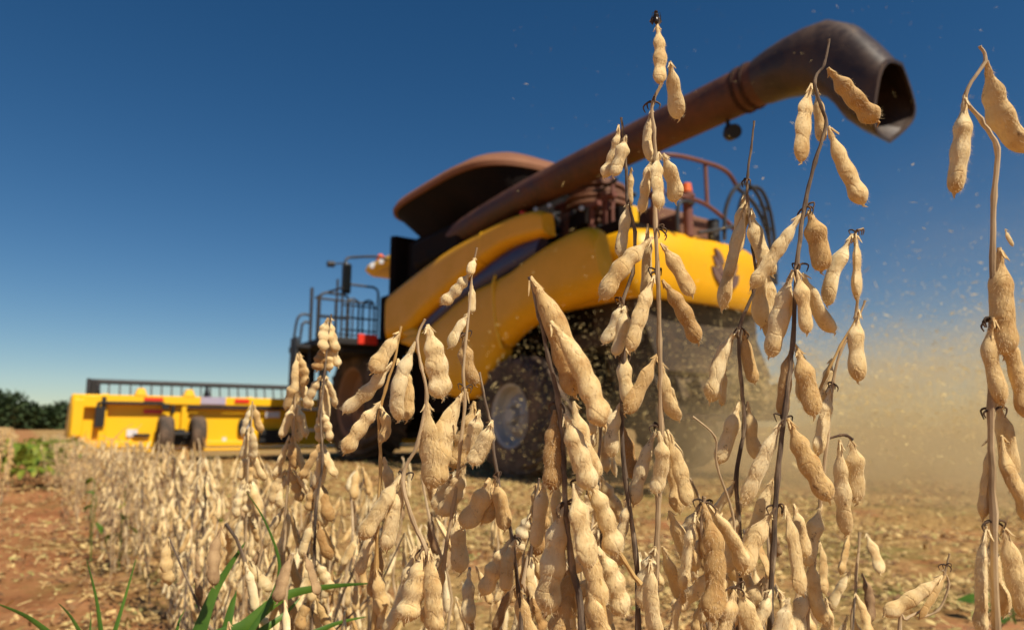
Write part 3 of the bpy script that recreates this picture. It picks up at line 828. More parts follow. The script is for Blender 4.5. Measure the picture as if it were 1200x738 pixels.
def pod_mesh(mb, P0, P1, w, seeds, rnd, rings=30, n=14, hair=0, bend=None, curl=True):
    P0 = Vector(P0); P1 = Vector(P1)
    ax = P1 - P0; L = ax.length
    if L < 1e-6: return
    axn = ax.normalized()
    side = axn.cross(Vector((rnd.uniform(-1, 1), -1.2, rnd.uniform(-.5, .5)))).normalized()
    dep = axn.cross(side).normalized()
    tw = rnd.gauss(0, .42); bside = side; side, dep = side * cos(tw) + dep * sin(tw), dep * cos(tw) - side * sin(tw)
    bd = (rnd.gauss(0, .045) if bend is None else bend) * L
    flat = rnd.uniform(.5, .78)
    ph = rnd.uniform(-.04, .04); amp = rnd.uniform(.16, .3) if seeds > 2 else rnd.uniform(.12, .25)
    sw = [rnd.uniform(.84, 1.1) for _ in range(seeds)]
    rg = []; cen = []; rad = []
    for i in range(rings + 1):
        t = i / rings
        c = P0 + ax * t + bside * bd * sin(pi * t) + dep * bd * .3 * sin(2 * pi * t)
        neck = .13
        q = max(0, (t - neck) / (1 - neck))
        e_ = min(1, q / .27)
        env = .34 + .56 * (e_ * e_ * (3 - 2 * e_)) + .1 * q
        if t < neck: env = .15 + .19 * (t / neck) ** 1.6
        sd = q * seeds + ph
        k = min(seeds - 1, max(0, int(sd)))
        fr_ = sd - int(sd) if sd > 0 else 0
        bulge = (.5 - .5 * cos(2 * pi * fr_)) ** .75
        dip = amp if t > neck else 0
        r = env * (1 - dip * (1 - bulge)) * (1 + (sw[k] - 1) * bulge * min(1, q * 4))
        if q > .82: r *= sqrt(max(.0, 1 - ((q - .82) / .19) ** 2.3))
        r = max(r * w * .46, w * .035)
        cen.append(c); rad.append(r)
        row = []
        for k in range(n):
            a = 2 * pi * k / n
            lump = 1 + .07 * noise.noise(Vector((cos(a) * 1.3, sin(a) * 1.3, t * 7 + ph * 900)))
            rr = r * lump
            # a slight seam ridge along both edges
            ridge = 1 + .1 * max(0, abs(cos(a)) - .86) / .14
            row.append(c + side * cos(a) * rr * ridge + dep * sin(a) * rr * flat)
        rg.append(row)
    mb.rings(rg)
    # small beak at the tip
    e = P1; mb.tube([e - axn * w * .1, e + axn * w * .1 + side * w * rnd.uniform(-.1, .1), e + axn * w * .22 + side * w * rnd.uniform(-.16, .16)], [w * .13, w * .05, w * .014], 5)
    if curl:   # dried calyx round the neck
        for k in range(3):
            a = rnd.random() * 6.28; o = (side * cos(a) + dep * sin(a)) * w * .12
            mb.tube([P0 + axn * L * .03 + o * .5, P0 + axn * L * .09 + o * 1.5, P0 + axn * L * (.1 + rnd.random() * .05) + o * 2.4], [w * .05, w * .04, w * .012], 4)
    for _ in range(hair):
        t = rnd.uniform(.05, 1.0); i = min(rings - 1, int(t * rings)); a = rnd.random() * 2 * pi
        nr = (side * cos(a) + dep * sin(a) * flat)
        base = cen[i].lerp(cen[i + 1], t * rings - i) + nr * rad[i] * .97
        dr = (nr.normalized() + axn * rnd.uniform(.4, 1.5) + Vector((rnd.gauss(0, .25), rnd.gauss(0, .25), rnd.gauss(0, .25)))).normalized()
        hl = w * rnd.uniform(.08, .22); hw_ = w * .008
        sd_ = dr.cross(axn).normalized() * hw_
        mb.add([base - sd_, base + sd_, base + dr * hl], [(0, 1, 2)], 1)

def stem_mesh(mb, pts, r0, r1, rnd, sub=5, n=8):
    P = smooth_path(pts, sub) if len(pts) > 2 else [Vector(p) for p in pts]
    k = len(P)
    rr = []
    for i in range(k):
        t = i / max(1, k - 1)
        node = 1 + (.3 if i % sub == 0 else 0)
        rr.append((r0 + (r1 - r0) * t) * node * rnd.uniform(.92, 1.08))
    P = [p + Vector((rnd.gauss(0, 1), rnd.gauss(0, 1), 0)) * r0 * .18 for p in P]
    mb.tube(P, rr, n)

def traced_plant(label, depth, stem, pods, mat='stem', r=.0016, branches=(), dy=None, hair=700, bracts=(), foot=None, group=None):
    """stem: image points top to bottom, each optionally with its own distance; carried on down to the soil"""
    rnd = random.Random(sum(ord(c) for c in label))
    def pt(q): return at(q[0], q[1], q[2] if len(q) > 2 else depth)
    top = [pt(q) for q in stem]
    last = top[-1]; prev = top[-2]
    dirn = (last - prev).normalized()
    fx = last + Vector((dirn.x, dirn.y, 0)) * .05
    ground_pt = Vector((fx.x + .0, fx.y + .03, gh(fx.x, fx.y) - .02))
    base = Vector((ground_pt.x, ground_pt.y, gh(ground_pt.x, ground_pt.y)))
    root_ = empty('soybean_plant', base)
    tag(root_, label, 'soybean plant', group or 'dry soybean plants standing in the foreground')
    mb = MB()
    pts = top + [last.lerp(ground_pt, .3), last.lerp(ground_pt, .65), ground_pt]
    stem_mesh(mb, [p - base for p in pts], r * .5, r * 1.35, rnd)
    mb.build('stem', M[mat], root_)
    for bp in branches:
        mb = MB(); stem_mesh(mb, [pt(q) - base for q in bp[0]], r * .5, r * .75, rnd)
        mb.build('branch', M[bp[1] if len(bp) > 1 else mat], root_)
    for q in pods:
        x0, y0, x1, y1, w, sd = q[:6]
        dd = q[6] if len(q) > 6 else 0
        d0 = depth + dd
        P0 = at(x0, y0, d0); P1 = at(x1, y1, d0 + rnd.uniform(-.006, .006))
        mb = MB()
        pod_mesh(mb, P0 - base - (P0 - base), P1 - P0, w * d0 / 800, sd, rnd, 34, 16, hair if w > 12 else hair // 2)
        mb.build('pod', [M['pod'], M['hair']], root_, 0, 60, P0 - base)
    for (x, y) in bracts:
        mb = MB(); p = pt((x, y))
        for k in range(4):
            a = rnd.random() * 6.28; L = r * rnd.uniform(3, 5)
            d = Vector((cos(a), sin(a) * .6, rnd.uniform(-.4, 1)))
            mb.tube(smooth_path([Vector((0, 0, 0)), d * L * .5, d * L + Vector((0, 0, -L * .4)), d * L * .8 + Vector((0, 0, -L * .9))], 3), [r * .5, r * .5, r * .45, r * .45, r * .4, r * .4, r * .35, r * .3, r * .25, r * .2], 5)
        mb.build('bract', M['curl'], root_, 0, 60, p - base)
    return root_

traced_plant('tallest soybean plant, its top pod against the sky with a fly perched on it', .45,
  [(770, 30), (774, 60), (779, 88), (765, 120), (766, 150), (768, 185), (768, 260), (771, 320), (773, 400), (775, 500), (772, 580), (770, 640), (769, 740)],
  [(770, 28, 773, 98, 18, 3, -.003), (785, 72, 795, 139, 21, 2), (764, 126, 764, 190, 16, 2, .006), (767, 180, 752, 249, 18, 3), (772, 178, 772, 244, 21, 3, -.006), (777, 180, 792, 236, 24, 2),
   (765, 278, 705, 350, 24, 3, -.004), (774, 285, 811, 346, 21, 2), (767, 322, 738, 411, 23, 3, -.004), (776, 328, 818, 401, 23, 3), (759, 262, 757, 352, 15, 3, .01),
   (770, 415, 734, 484, 22, 2), (776, 425, 795, 492, 19, 2), (778, 445, 790, 480, 14, 2, .01),
   (768, 503, 742, 590, 22, 3, .01), (772, 505, 768, 578, 22, 3, -.006), (782, 503, 807, 592, 23, 3), (778, 505, 796, 600, 22, 3, .012),
   (784, 598, 815, 668, 23, 2, .01), (768, 640, 752, 712, 22, 3, -.008), (776, 640, 800, 706, 22, 2), (762, 655, 770, 745, 24, 3, -.02), (800, 690, 786, 750, 20, 2)],
  'stem', .0016, bracts=[(772, 320), (765, 120), (771, 500), (769, 268)])
traced_plant('thin soybean plant left of the tallest one, twin pods hanging near its tip', .46,
  [(728, 138), (731, 160), (734, 200), (735, 235), (744, 272), (741, 320), (729, 360), (731, 420), (728, 490), (733, 560), (745, 650), (748, 740)],
  [(725, 146, 708, 208, 16, 3), (734, 158, 719, 206, 17, 2, -.004), (737, 235, 726, 300, 17, 2), (740, 196, 738, 240, 10, 2, .01), (730, 352, 707, 402, 17, 2), (732, 358, 721, 416, 17, 2, -.004), (734, 358, 732, 415, 14, 2, .01),
   (733, 408, 741, 478, 19, 2), (728, 470, 716, 535, 18, 2), (731, 500, 742, 560, 18, 2, .01), (737, 580, 722, 652, 20, 3)],
  'stem_dark', .0015, bracts=[(729, 352), (731, 415)])
traced_plant('tall dark stemmed soybean plant with single pods hanging below the auger spout', .44,
  [(972, 46), (966, 75), (955, 95), (962, 125), (968, 147), (955, 190), (943, 240), (934, 312), (929, 400), (920, 480), (911, 560), (906, 650), (903, 740)],
  [(970, 80, 1027, 143, 27, 3), (951, 98, 938, 189, 24, 3), (957, 104, 963, 166, 15, 2, .008), (971, 148, 1012, 239, 25, 3), (940, 250, 881, 337, 23, 4), (948, 246, 964, 317, 26, 2),
   (929, 316, 903, 418, 23, 3), (934, 316, 946, 390, 22, 2, -.006), (940, 320, 976, 389, 24, 2), (927, 335, 908, 400, 18, 2, .012), (930, 402, 917, 488, 17, 3), (934, 408, 955, 486, 30, 2), (930, 400, 940, 470, 22, 2, .012),
   (917, 492, 872, 589, 27, 3), (923, 490, 972, 586, 27, 3, -.004), (930, 505, 948, 560, 18, 2, .012), (905, 598, 868, 672, 24, 2), (920, 592, 940, 696, 26, 3), (930, 590, 946, 652, 19, 2, .01), (906, 560, 880, 640, 20, 2, .016),
   (904, 690, 878, 745, 24, 2), (912, 690, 930, 752, 24, 2), (896, 676, 862, 730, 20, 2, .012), (925, 700, 905, 760, 20, 2, -.01)],
  'stem_dark', .0016, bracts=[(934, 312), (921, 492), (911, 594), (943, 244)])
traced_plant('soybean plant left of the dark stemmed one, with a bare wiry tip', .47,
  [(884, 142), (880, 175), (876, 205), (876, 235), (882, 290), (885, 335), (867, 383), (868, 440), (872, 500), (863, 560), (868, 640), (866, 740)],
  [(876, 236, 846, 362, 24, 3), (872, 228, 860, 298, 17, 2, .006), (880, 244, 905, 322, 22, 2), (890, 300, 893, 382, 22, 2, .01), (898, 310, 906, 400, 22, 2, .016), (866, 384, 832, 470, 25, 3), (872, 386, 884, 448, 19, 2), (850, 430, 846, 475, 12, 2, .012),
   (866, 470, 842, 542, 20, 2), (876, 470, 890, 540, 20, 2), (864, 560, 830, 610, 18, 2), (868, 590, 852, 670, 22, 3), (870, 640, 890, 720, 22, 3)],
  'stem_dark', .0014, bracts=[(876, 212), (867, 384)])
traced_plant('forked soybean plant with dark brown curled pods, just right of the dark stemmed plant', .46,
  [(1014, 352), (1003, 380), (986, 410), (976, 450), (970, 510), (962, 580), (956, 640), (950, 700), (946, 740)],
  [(999, 274, 970, 357, 21, 2), (1003, 274, 1004, 350, 23, 2, -.004), (1006, 362, 1006, 446, 22, 2), (973, 452, 958, 532, 25, 3), (984, 515, 992, 626, 21, 3), (997, 514, 1003, 588, 25, 2), (975, 420, 962, 470, 18, 2, .01),
   (963, 590, 944, 662, 20, 2), (950, 650, 966, 730, 22, 2), (955, 690, 935, 748, 22, 2), (968, 700, 964, 752, 18, 2, .01)],
  'stem', .0014, branches=[([(1012, 268), (1002, 274), (1003, 300), (1005, 345), (1003, 372)],), ([(970, 514), (984, 510), (992, 510), (999, 515)], 'curl'), ([(1003, 375), (985, 405), (968, 440), (950, 480)], 'stem_gold')], bracts=[(1003, 272), (976, 450)])
traced_plant('large soybean plant at the right edge, zigzag top with two fat pods against the sky', .39,
  [(1148, 54), (1154, 72), (1131, 112), (1149, 140), (1168, 174), (1165, 230), (1163, 300), (1163, 380), (1161, 480), (1164, 600), (1168, 740)],
  [(1156, 72, 1204, 178, 31, 3), (1130, 112, 1119, 226, 31, 3), (1171, 290, 1178, 416, 32, 3), (1164, 372, 1174, 474, 27, 2, -.004), (1173, 376, 1206, 490, 26, 3), (1168, 470, 1184, 560, 24, 2, .01),
   (1160, 512, 1152, 606, 27, 3, .006), (1174, 510, 1206, 610, 27, 3), (1156, 616, 1148, 742, 31, 4), (1176, 616, 1206, 724, 31, 3), (1166, 620, 1176, 720, 24, 2, .012), (1178, 268, 1187, 288, 7, 1)],
  'stem', .0017, bracts=[(1163, 482), (1165, 612), (1163, 376)])
traced_plant('stubby soybean shoot at the bottom right with two curled grey pods', .47,
  [(1113, 648), (1108, 668), (1100, 690), (1085, 712), (1062, 725), (1054, 742)],
  [(1105, 674, 1036, 720, 19, 3), (1110, 672, 1078, 724, 10, 3)],
  'stem', .0011, branches=[([(1105, 668), (1112, 684), (1100, 714), (1076, 724)], 'stem')], bracts=[(1108, 662)])
traced_plant('soybean plant with the biggest pods, two long ones leaning in front of the wheel arch', .40,
  [(621, 324), (632, 370), (643, 420), (655, 472), (660, 540), (663, 600), (670, 660), (682, 742)],
  [(621, 324, 674, 462, 36, 4), (645, 376, 707, 498, 35, 4, -.012), (650, 480, 647, 574, 27, 3), (662, 484, 693, 573, 29, 3, -.006), (672, 470, 700, 560, 26, 2, .012), (660, 588, 640, 718, 34, 3), (672, 566, 692, 664, 30, 2, -.008), (690, 560, 722, 650, 28, 3),
   (684, 600, 706, 712, 30, 3), (650, 560, 662, 640, 24, 2, .015), (672, 660, 652, 748, 30, 3, .012), (700, 640, 730, 720, 28, 3, .015), (690, 690, 712, 760, 28, 2), (640, 560, 628, 640, 20, 2, .02)],
  'stem_dark', .0019, branches=[([(684, 566), (705, 610), (730, 655), (750, 684)], 'stem_gold'), ([(680, 600), (700, 670), (712, 742)], 'stem_gold')], bracts=[(655, 474), (664, 590), (684, 566)])
traced_plant('soybean plant with a thin pale stem rising over the yellow side panel', .47,
  [(559, 290), (553, 320), (551, 350), (546, 400), (543, 440), (545, 470), (540, 520), (532, 590), (520, 660), (512, 742)],
  [(557, 302, 551, 322, 11, 1), (553, 318, 518, 356, 18, 3), (553, 332, 553, 366, 11, 1, .006), (550, 366, 527, 407, 14, 2), (544, 394, 557, 450, 20, 2), (547, 455, 512, 568, 28, 4), (556, 470, 530, 548, 28, 3, .01), (536, 500, 508, 562, 20, 2, .014), (545, 545, 520, 604, 24, 3), (530, 556, 512, 600, 18, 2, .012),
   (535, 600, 540, 670, 22, 2), (520, 650, 500, 730, 24, 3)],
  'stem', .0013, bracts=[(544, 392), (545, 455)])
traced_plant('soybean plant in front of the rear wheel with plump pods and a wiry fork', .45,
  [(562, 436), (570, 475), (577, 505), (580, 540), (590, 590), (600, 630), (607, 690), (611, 742)],
  [(577, 492, 553, 544, 25, 2), (562, 480, 548, 530, 20, 2, .01), (574, 560, 544, 618, 27, 2), (580, 560, 592, 620, 20, 2), (578, 566, 566, 612, 22, 2, .01), (598, 632, 566, 696, 25, 3), (604, 632, 592, 692, 26, 2, -.006), (608, 690, 626, 750, 24, 2)],
  'stem_dark', .0013, bracts=[(603, 630), (578, 558)])
traced_plant('soybean plant with a hooked top carrying one fat pod, left of the rear wheel', .43,
  [(498, 374), (489, 398), (494, 430), (500, 465), (489, 520), (472, 560), (484, 610), (498, 642), (506, 700), (510, 742)],
  [(501, 380, 517, 466, 29, 3), (487, 400, 466, 492, 22, 3), (500, 470, 506, 572, 29, 3), (470, 556, 422, 630, 24, 3), (476, 562, 452, 644, 25, 3, .004), (496, 642, 474, 728, 28, 3), (503, 642, 510, 742, 27, 4, -.004), (488, 640, 450, 742, 24, 3, .01)],
  'stem', .0015, bracts=[(498, 642), (473, 558)])
traced_plant('soybean plant with a golden stem and narrow pods splayed left over the front wheel', .46,
  [(470, 382), (463, 420), (452, 455), (444, 490), (446, 540), (443, 600), (441, 660), (438, 742)],
  [(469, 388, 436, 436, 21, 2), (460, 424, 402, 482, 19, 3), (466, 420, 476, 492, 20, 3), (447, 470, 403, 530, 21, 3), (446, 474, 447, 518, 14, 2), (450, 535, 466, 600, 18, 3, .01), (442, 620, 420, 672, 18, 2), (446, 640, 440, 700, 20, 2, .008), (440, 660, 452, 742, 22, 3)],
  'stem_gold', .0014, bracts=[(445, 478)])
def cluster_pods(cl, w):
    rnd = random.Random(int(cl[0][0])); out = []
    for (x, y, k, L) in cl:
        for j in range(k):
            a = (j - (k - 1) / 2) * .42 + rnd.uniform(-.15, .15)
            l = L * rnd.uniform(.8, 1.15)
            out.append((x + (j - (k - 1) / 2) * 3, y, x + sin(a) * l, y + cos(a) * l, w * rnd.uniform(.85, 1.1), rnd.choice((2, 3, 3)), rnd.uniform(-.008, .012)))
    return out
traced_plant('soybean plant in front of the access ladder, its pods well above the header', .68,
  [(388, 368), (384, 400), (380, 440), (376, 490), (378, 540), (370, 600), (368, 670), (366, 742)],
  cluster_pods([(386, 372, 2, 38), (382, 404, 3, 36), (379, 440, 3, 48), (377, 480, 2, 46), (377, 520, 3, 46), (373, 560, 3, 50), (370, 610, 3, 52), (368, 655, 3, 52), (367, 700, 3, 52)], 14), 'stem_dark', .0016, hair=150)
traced_plant('soybean plant standing between the header and the front wheel, crowded with small pods', .72,
  [(351, 412), (347, 450), (344, 500), (338, 560), (334, 620), (330, 742)],
  cluster_pods([(350, 414, 2, 44), (348, 444, 3, 44), (346, 474, 3, 46), (342, 510, 3, 48), (339, 550, 4, 48), (336, 594, 3, 50), (333, 640, 3, 50), (331, 690, 3, 50)], 13.5), 'stem', .0016, hair=150)
traced_plant('shorter soybean plant with slim pods crossing the right part of the header', .85,
  [(296, 470), (294, 510), (290, 560), (288, 620), (284, 742)],
  cluster_pods([(296, 474, 2, 34), (294, 500, 2, 36), (292, 530, 3, 38), (290, 566, 3, 38), (288, 604, 3, 40), (286, 650, 3, 40)], 11), 'stem', .0016, hair=80)
traced_plant('soybean plant behind the centre with a black stem, pods hidden among the others', .54,
  [(700, 455), (704, 500), (700, 560), (706, 620), (700, 742)],
  cluster_pods([(701, 460, 2, 50), (704, 500, 3, 55), (700, 555, 3, 60), (705, 610, 3, 60), (702, 670, 4, 60)], 19), 'stem_dark', .0017, hair=200)
traced_plant('soybean plant low behind the tallest one with curled empty calyxes', .52,
  [(808, 560), (826, 600), (836, 650), (832, 742)],
  cluster_pods([(824, 592, 3, 62), (832, 620, 3, 70), (836, 664, 4, 64)], 22), 'stem', .0017, hair=250, bracts=[(824, 592), (836, 650)])
traced_plant('soybean plant at the bottom centre right with a cracked pod holding an orange spot', .42,
  [(826, 582), (822, 620), (832, 660), (846, 742)],
  [(824, 588, 836, 728, 32, 3), (830, 590, 872, 668, 26, 3, .01), (860, 690, 845, 752, 28, 2), (868, 690, 890, 752, 26, 2, .008), (815, 600, 800, 690, 24, 3, .02)], 'stem', .0016, bracts=[(826, 588), (862, 688)])
traced_plant('bent wiry soybean stalk without pods, crossing the dust right of centre', .44,
  [(812, 488), (838, 512), (840, 545), (858, 600), (863, 660), (868, 742)], [(846, 600, 842, 650, 14, 2, .012)], 'stem', .001)
traced_plant('low soybean plant between the big pods and the rear wheel, shaded bent pods', .56,
  [(632, 560), (626, 600), (622, 660), (618, 742)],
  cluster_pods([(630, 566, 2, 52), (626, 600, 3, 56), (622, 650, 3, 60), (620, 700, 3, 50)], 17), 'stem_dark', .0016, hair=200)

# the fly perched on the top pod
fp = at(769, 22, .447)
fl = empty('fly', fp); tag(fl, 'small dark fly perched on the very top of the tallest soybean plant', 'fly')
mb = MB(); mb.rings([[Vector((cos(a) * r_, sin(a) * r_, z)) for a in [2 * pi * k / 10 for k in range(10)]] for z, r_ in ((-.004, .0004), (-.0032, .0013), (-.0015, .0018), (0, .0013), (.0006, .0012), (.002, .0019), (.0032, .0015), (.0037, .0009), (.0045, .0014), (.0053, .0011), (.0058, .0004))])
mb.build('body', M['fly'], fl)
for sx in (-1, 1):
    mb = MB(); mb.add([(0, .001, .002), (sx * .0022, .002, .0028), (sx * .0042, .002, -.0008), (sx * .002, .002, -.0035), (0, .0012, .001), (sx * .002, .0016, .0005)], [(0, 1, 5), (1, 2, 5), (2, 3, 5), (3, 4, 5), (4, 0, 5)])
    mb.build('wing', M['curl'], fl)
for k in range(6):
    sx = -1 if k % 2 else 1; z = .0025 - (k // 2) * .002
    mb = MB(); mb.tube([(0, 0, z), (sx * .0024, -.001, z + .0012), (sx * .0032, 0, z - .002)], .00018, 4); mb.build('leg', M['fly'], fl)

# ------------------------------------------------------------------ the row of soybean behind them
def grown_plant(h, rnd, detail, npod=None):
    """returns stem builder and a list of (attach, tip, width, seeds) in plant space"""
    lean = Vector((rnd.gauss(0, .05), rnd.gauss(0, .05), 0))
    P = [Vector((0, 0, -.02))]; z = 0
    nodes = []
    while z < h:
        z += .042
        p = Vector((lean.x * z / h * h + rnd.gauss(0, .004), lean.y * z + rnd.gauss(0, .004), min(z, h)))
        P.append(p)
        if z > .1: nodes.append(p)
    pods = []
    for i, p in enumerate(nodes):
        k = rnd.choice((1, 2, 2, 3)) if i < len(nodes) - 1 else 2
        a0 = rnd.random() * 6.28
        for j in range(k):
            a = a0 + j * 2.1 + rnd.uniform(-.5, .5)
            L = rnd.uniform(.036, .05)
            out = rnd.uniform(.12, .6)
            d = Vector((cos(a) * out, sin(a) * out, -1)).normalized()
            off = Vector((cos(a), sin(a), 0)) * rnd.uniform(.002, .012)
            pods.append((p + off, p + off + d * L, rnd.uniform(.0095, .0125), rnd.choice((2, 3, 3))))
    return P, pods
def plant_proto(h, seed, lod):
    rnd = random.Random(seed)
    P, pods = grown_plant(h, rnd, lod)
    if lod < 2:
        r_ = empty('soybean_plant')
        mb = MB(); stem_mesh(mb, P, .0026, .0012, rnd, 2, 7)
        for _ in range(2):
            i = rnd.randrange(2, max(3, len(P) - 4)); a = rnd.random() * 6.28
            e = P[i] + Vector((cos(a) * .06, sin(a) * .06, .16))
            mb.tube([P[i], P[i].lerp(e, .5) + Vector((cos(a) * .015, sin(a) * .015, 0)), e], [.0014, .0012, .0008], 6)
            for q in (.5, .75, 1):
                b0 = P[i].lerp(e, q); pods.append((b0, b0 + Vector((rnd.uniform(-.015, .015), rnd.uniform(-.015, .015), -.042)), .011, 3))
        mb.build('stem', M[rnd.choice(('stem', 'stem', 'stem_dark'))], r_)
        for a, b_, w, sd in pods:
            mb = MB()
            if lod == 0: pod_mesh(mb, (0, 0, 0), b_ - a, w, sd, rnd, 22, 12, 200)
            else: pod_mesh(mb, (0, 0, 0), b_ - a, w, sd, rnd, 12, 8, 0, curl=False)
            mb.build('pod', [M['husk' if rnd.random() < .12 else 'pod'], M['hair']], r_, 0, 60, a)
        return r_
    mb = MB()
    mb.mi = 0
    for a, b_, w, sd in pods:
        q = rnd.random()
        if q < .12: continue
        mb.mi = 2 if q < .26 else 0
        # mixed sizes, some pods thrown sideways on short twigs
        o_ = Vector((rnd.gauss(0, .016), rnd.gauss(0, .016), rnd.gauss(0, .006))); k_ = rnd.uniform(.75, 1.15)
        pod_mesh(mb, a + o_, a + o_ + (b_ - a) * k_ + Vector((rnd.gauss(0, .006), rnd.gauss(0, .006), 0)), w * rnd.uniform(.8, 1.15), sd, rnd, 7, 5, 0, curl=False)
    mb.mi = 1; mb.tube(P, [.0032] * len(P), 5)
    for _ in range(9):
        i = rnd.randrange(1, len(P)); a = rnd.random() * 6.28
        e = P[i] + Vector((cos(a) * rnd.uniform(.03, .09), sin(a) * rnd.uniform(.03, .09), rnd.uniform(-.05, .12)))
        mb.mi = 1 if rnd.random() < .6 else 3
        mb.tube([P[i], P[i].lerp(e, .5) + Vector((0, 0, .01)), e], [.0016, .0013, .0008], 4)
    return mb.build('soybean_plant', [M['pod'], M['stem'], M['husk'], M['stem_dark']], None, 0, 80)
def copy_tree(o):
    c = o.copy(); C.objects.link(c)
    for ch in o.children:
        d = ch.copy(); C.objects.link(d); d.parent = c
    return c

rr = random.Random(21)
near = [plant_proto(.5, 100 + i, 0) for i in range(4)]
used = set()
def put(protos, x, y, sc, label, group):
    k = rr.randrange(len(protos)); p = protos[k]
    if id(p) in used: o = copy_tree(p)
    else: o = p; used.add(id(p))
    o.location = (x, y, gh(x, y)); o.rotation_euler = (0, 0, rr.random() * 6.28)
    o.rotation_euler = (rr.gauss(0, .11), rr.gauss(0, .11), o.rotation_euler.z); o.scale = (sc, sc, sc)
    tag(o, label, 'soybean plant', group)
    return o
# low plants tangled between and just behind the tall foreground stems
tangle = [(.2, .55, .92), (.255, .57, .9), (.16, .53, .84), (.285, .66, .98), (-.02, .52, .82), (-.14, .62, 1.0), (-.075, .72, 1.06), (-.02, .6, .98), (.035, .66, 1.06), (.085, .58, 1.0), (.14, .64, 1.05), (.19, .6, .98), (.235, .62, .9), (.0, .8, 1.12), (.1, .8, 1.1), (.2, .78, 1.02), (-.17, .78, 1.08), (-.24, .9, 1.1), (-.3, 1.0, 1.15), (.02, .56, .88), (.12, .55, .86), (.17, .7, 1.02), (-.05, .54, .84)]
for i, (x, y, sc) in enumerate(tangle):
    put(near, x, y, sc, 'low soybean plant in the tangle among and behind the tall foreground stems', 'low soybean plants tangled behind the foreground stems')
mid = [plant_proto(.52, 200 + i, 1) for i in range(5)]
far = [plant_proto(.52, 300 + i, 2) for i in range(6)]
n_row = 0
row = []
for i in range(250):
    t = i / 250
    y = 1.0 + 12.0 * t ** 1.55
    hw = .2 if y < 3.2 else .24
    c0 = .56 + .15 * min(1, (y - 1) / 2.2)
    row.append((c0 + rr.uniform(-hw, hw) - .73 * y, y + rr.uniform(-.05, .05)))
# keep clear of the harvester itself
for i, (x, y) in enumerate(row):
    q = Matrix.Rotation(-radians(125), 3, 'Z') @ (Vector((x, y, 0)) - Vector(HARV))
    if q.x > 6.85: continue
    if y < 2.6 and i % 3 == 1: continue
    put(mid if y < 2.6 else far, x, y, rr.uniform(.8, 1.04) * (1 if y < 4 else .93), 'dry tan soybean plant in the unharvested row running to the header', 'soybean plants in the row running to the header')

# the next rows at far left, one dense mass
def left_rows():
    mb = MB(); rnd = random.Random(77)
    for c_, y0 in ((-.12, 5.6), (-.85, 16), (-1.6, 26)):
        y = y0
        while y < 42:
            x = c_ + rnd.uniform(-.22, .22) - .73 * y
            if abs(x) / y < .95:
                q = Matrix.Rotation(-radians(125), 3, 'Z') @ (Vector((x, y, 0)) - Vector(HARV))
                if not (q.x > 6.7 and q.y < 5.9):
                    h = rnd.uniform(.42, .6)
                    P, pods = grown_plant(h, rnd, 2)
                    off = Vector((x, y, 0))
                    mb.mi = 1; mb.tube([p + off for p in P[::3] + [P[-1]]], .0035, 4)
                    mb.mi = 0
                    for a, b_, w, sd in pods:
                        if rnd.random() < .8: mb.tube([a + off, a.lerp(b_, .3) + off, a.lerp(b_, .75) + off, b_ + off], [w * .15, w * .5, w * .58, w * .2], 4)
            y += .035 + y * .006
    o = mb.build('soybean_crop', [M['pod'], M['stem']], None, 0, 80)
    tag(o, 'dense dry soybean rows filling the field at the far left', 'soybean crop', kind='stuff')
left_rows()

# ------------------------------------------------------------------ green plants
def blade(mb, pts, w, rnd):
    P = smooth_path(pts, 6); k = len(P)
    vs_ = []
    for i, p in enumerate(P):
        t = i / (k - 1)
        a = P[max(0, i - 1)]; b_ = P[min(k - 1, i + 1)]
        d = (b_ - a).normalized(); sd = d.cross(Vector((0.15, 1, .1))).normalized(); nn = sd.cross(d)
        ww = w * (min(1, .3 + t * 1.6) * min(1, (1 - t) * 1.7) ** .8) / 2 + .0001
        vs_ += [p - sd * ww + nn * ww * .35, p, p + sd * ww + nn * ww * .35]
    fs = []
    for i in range(k - 1):
        for j in (0, 1): fs.append((i * 3 + j, i * 3 + j + 1, i * 3 + 4 + j, i * 3 + 3 + j))
    mb.add(vs_, fs)
def grass(label, blades, base_px, d):
    b0 = at(*base_px, d); rnd = random.Random(int(base_px[0]))
    base = Vector((b0.x, b0.y, gh(b0.x, b0.y)))
    g = empty('grass_clump', base); tag(g, label, 'grass', 'green grass clumps in the foreground')
    for pts, w in blades:
        dd = d + rnd.uniform(-.02, .02)
        Q = [at(x, y, dd + k * .015) - base for k, (x, y) in enumerate(pts)]
        dn = (Q[0] - Q[1]); dn.z = min(dn.z, -.02); dn *= Q[0].z / -dn.z
        dn.x = max(-.12, min(.12, dn.x)); dn.y = max(-.08, min(.08, dn.y))
        ex = Q[0] + (Q[0] - Q[1]).normalized() * .05
        Q = [Vector((ex.x + dn.x * .5, ex.y + dn.y * .5, 0)), ex.lerp(Vector((ex.x + dn.x * .5, ex.y + dn.y * .5, 0)), .4), ex] + Q
        mb = MB(); blade(mb, Q, w * 1.05 * d / 800, rnd); mb.build('blade', M['grass'], g, 0, 80)
grass('clump of wide green grass blades at the bottom, one blade lying across the soybean stems',
      [([(230, 745), (252, 690), (288, 634)], 24), ([(262, 745), (272, 705), (277, 690)], 16), ([(285, 735), (330, 700), (380, 688), (436, 683)], 17), ([(290, 745), (318, 700), (327, 660), (310, 610), (288, 575)], 7), ([(298, 745), (330, 722), (352, 700)], 12), ([(360, 745), (395, 730), (430, 722)], 10)], (290, 900), .62)
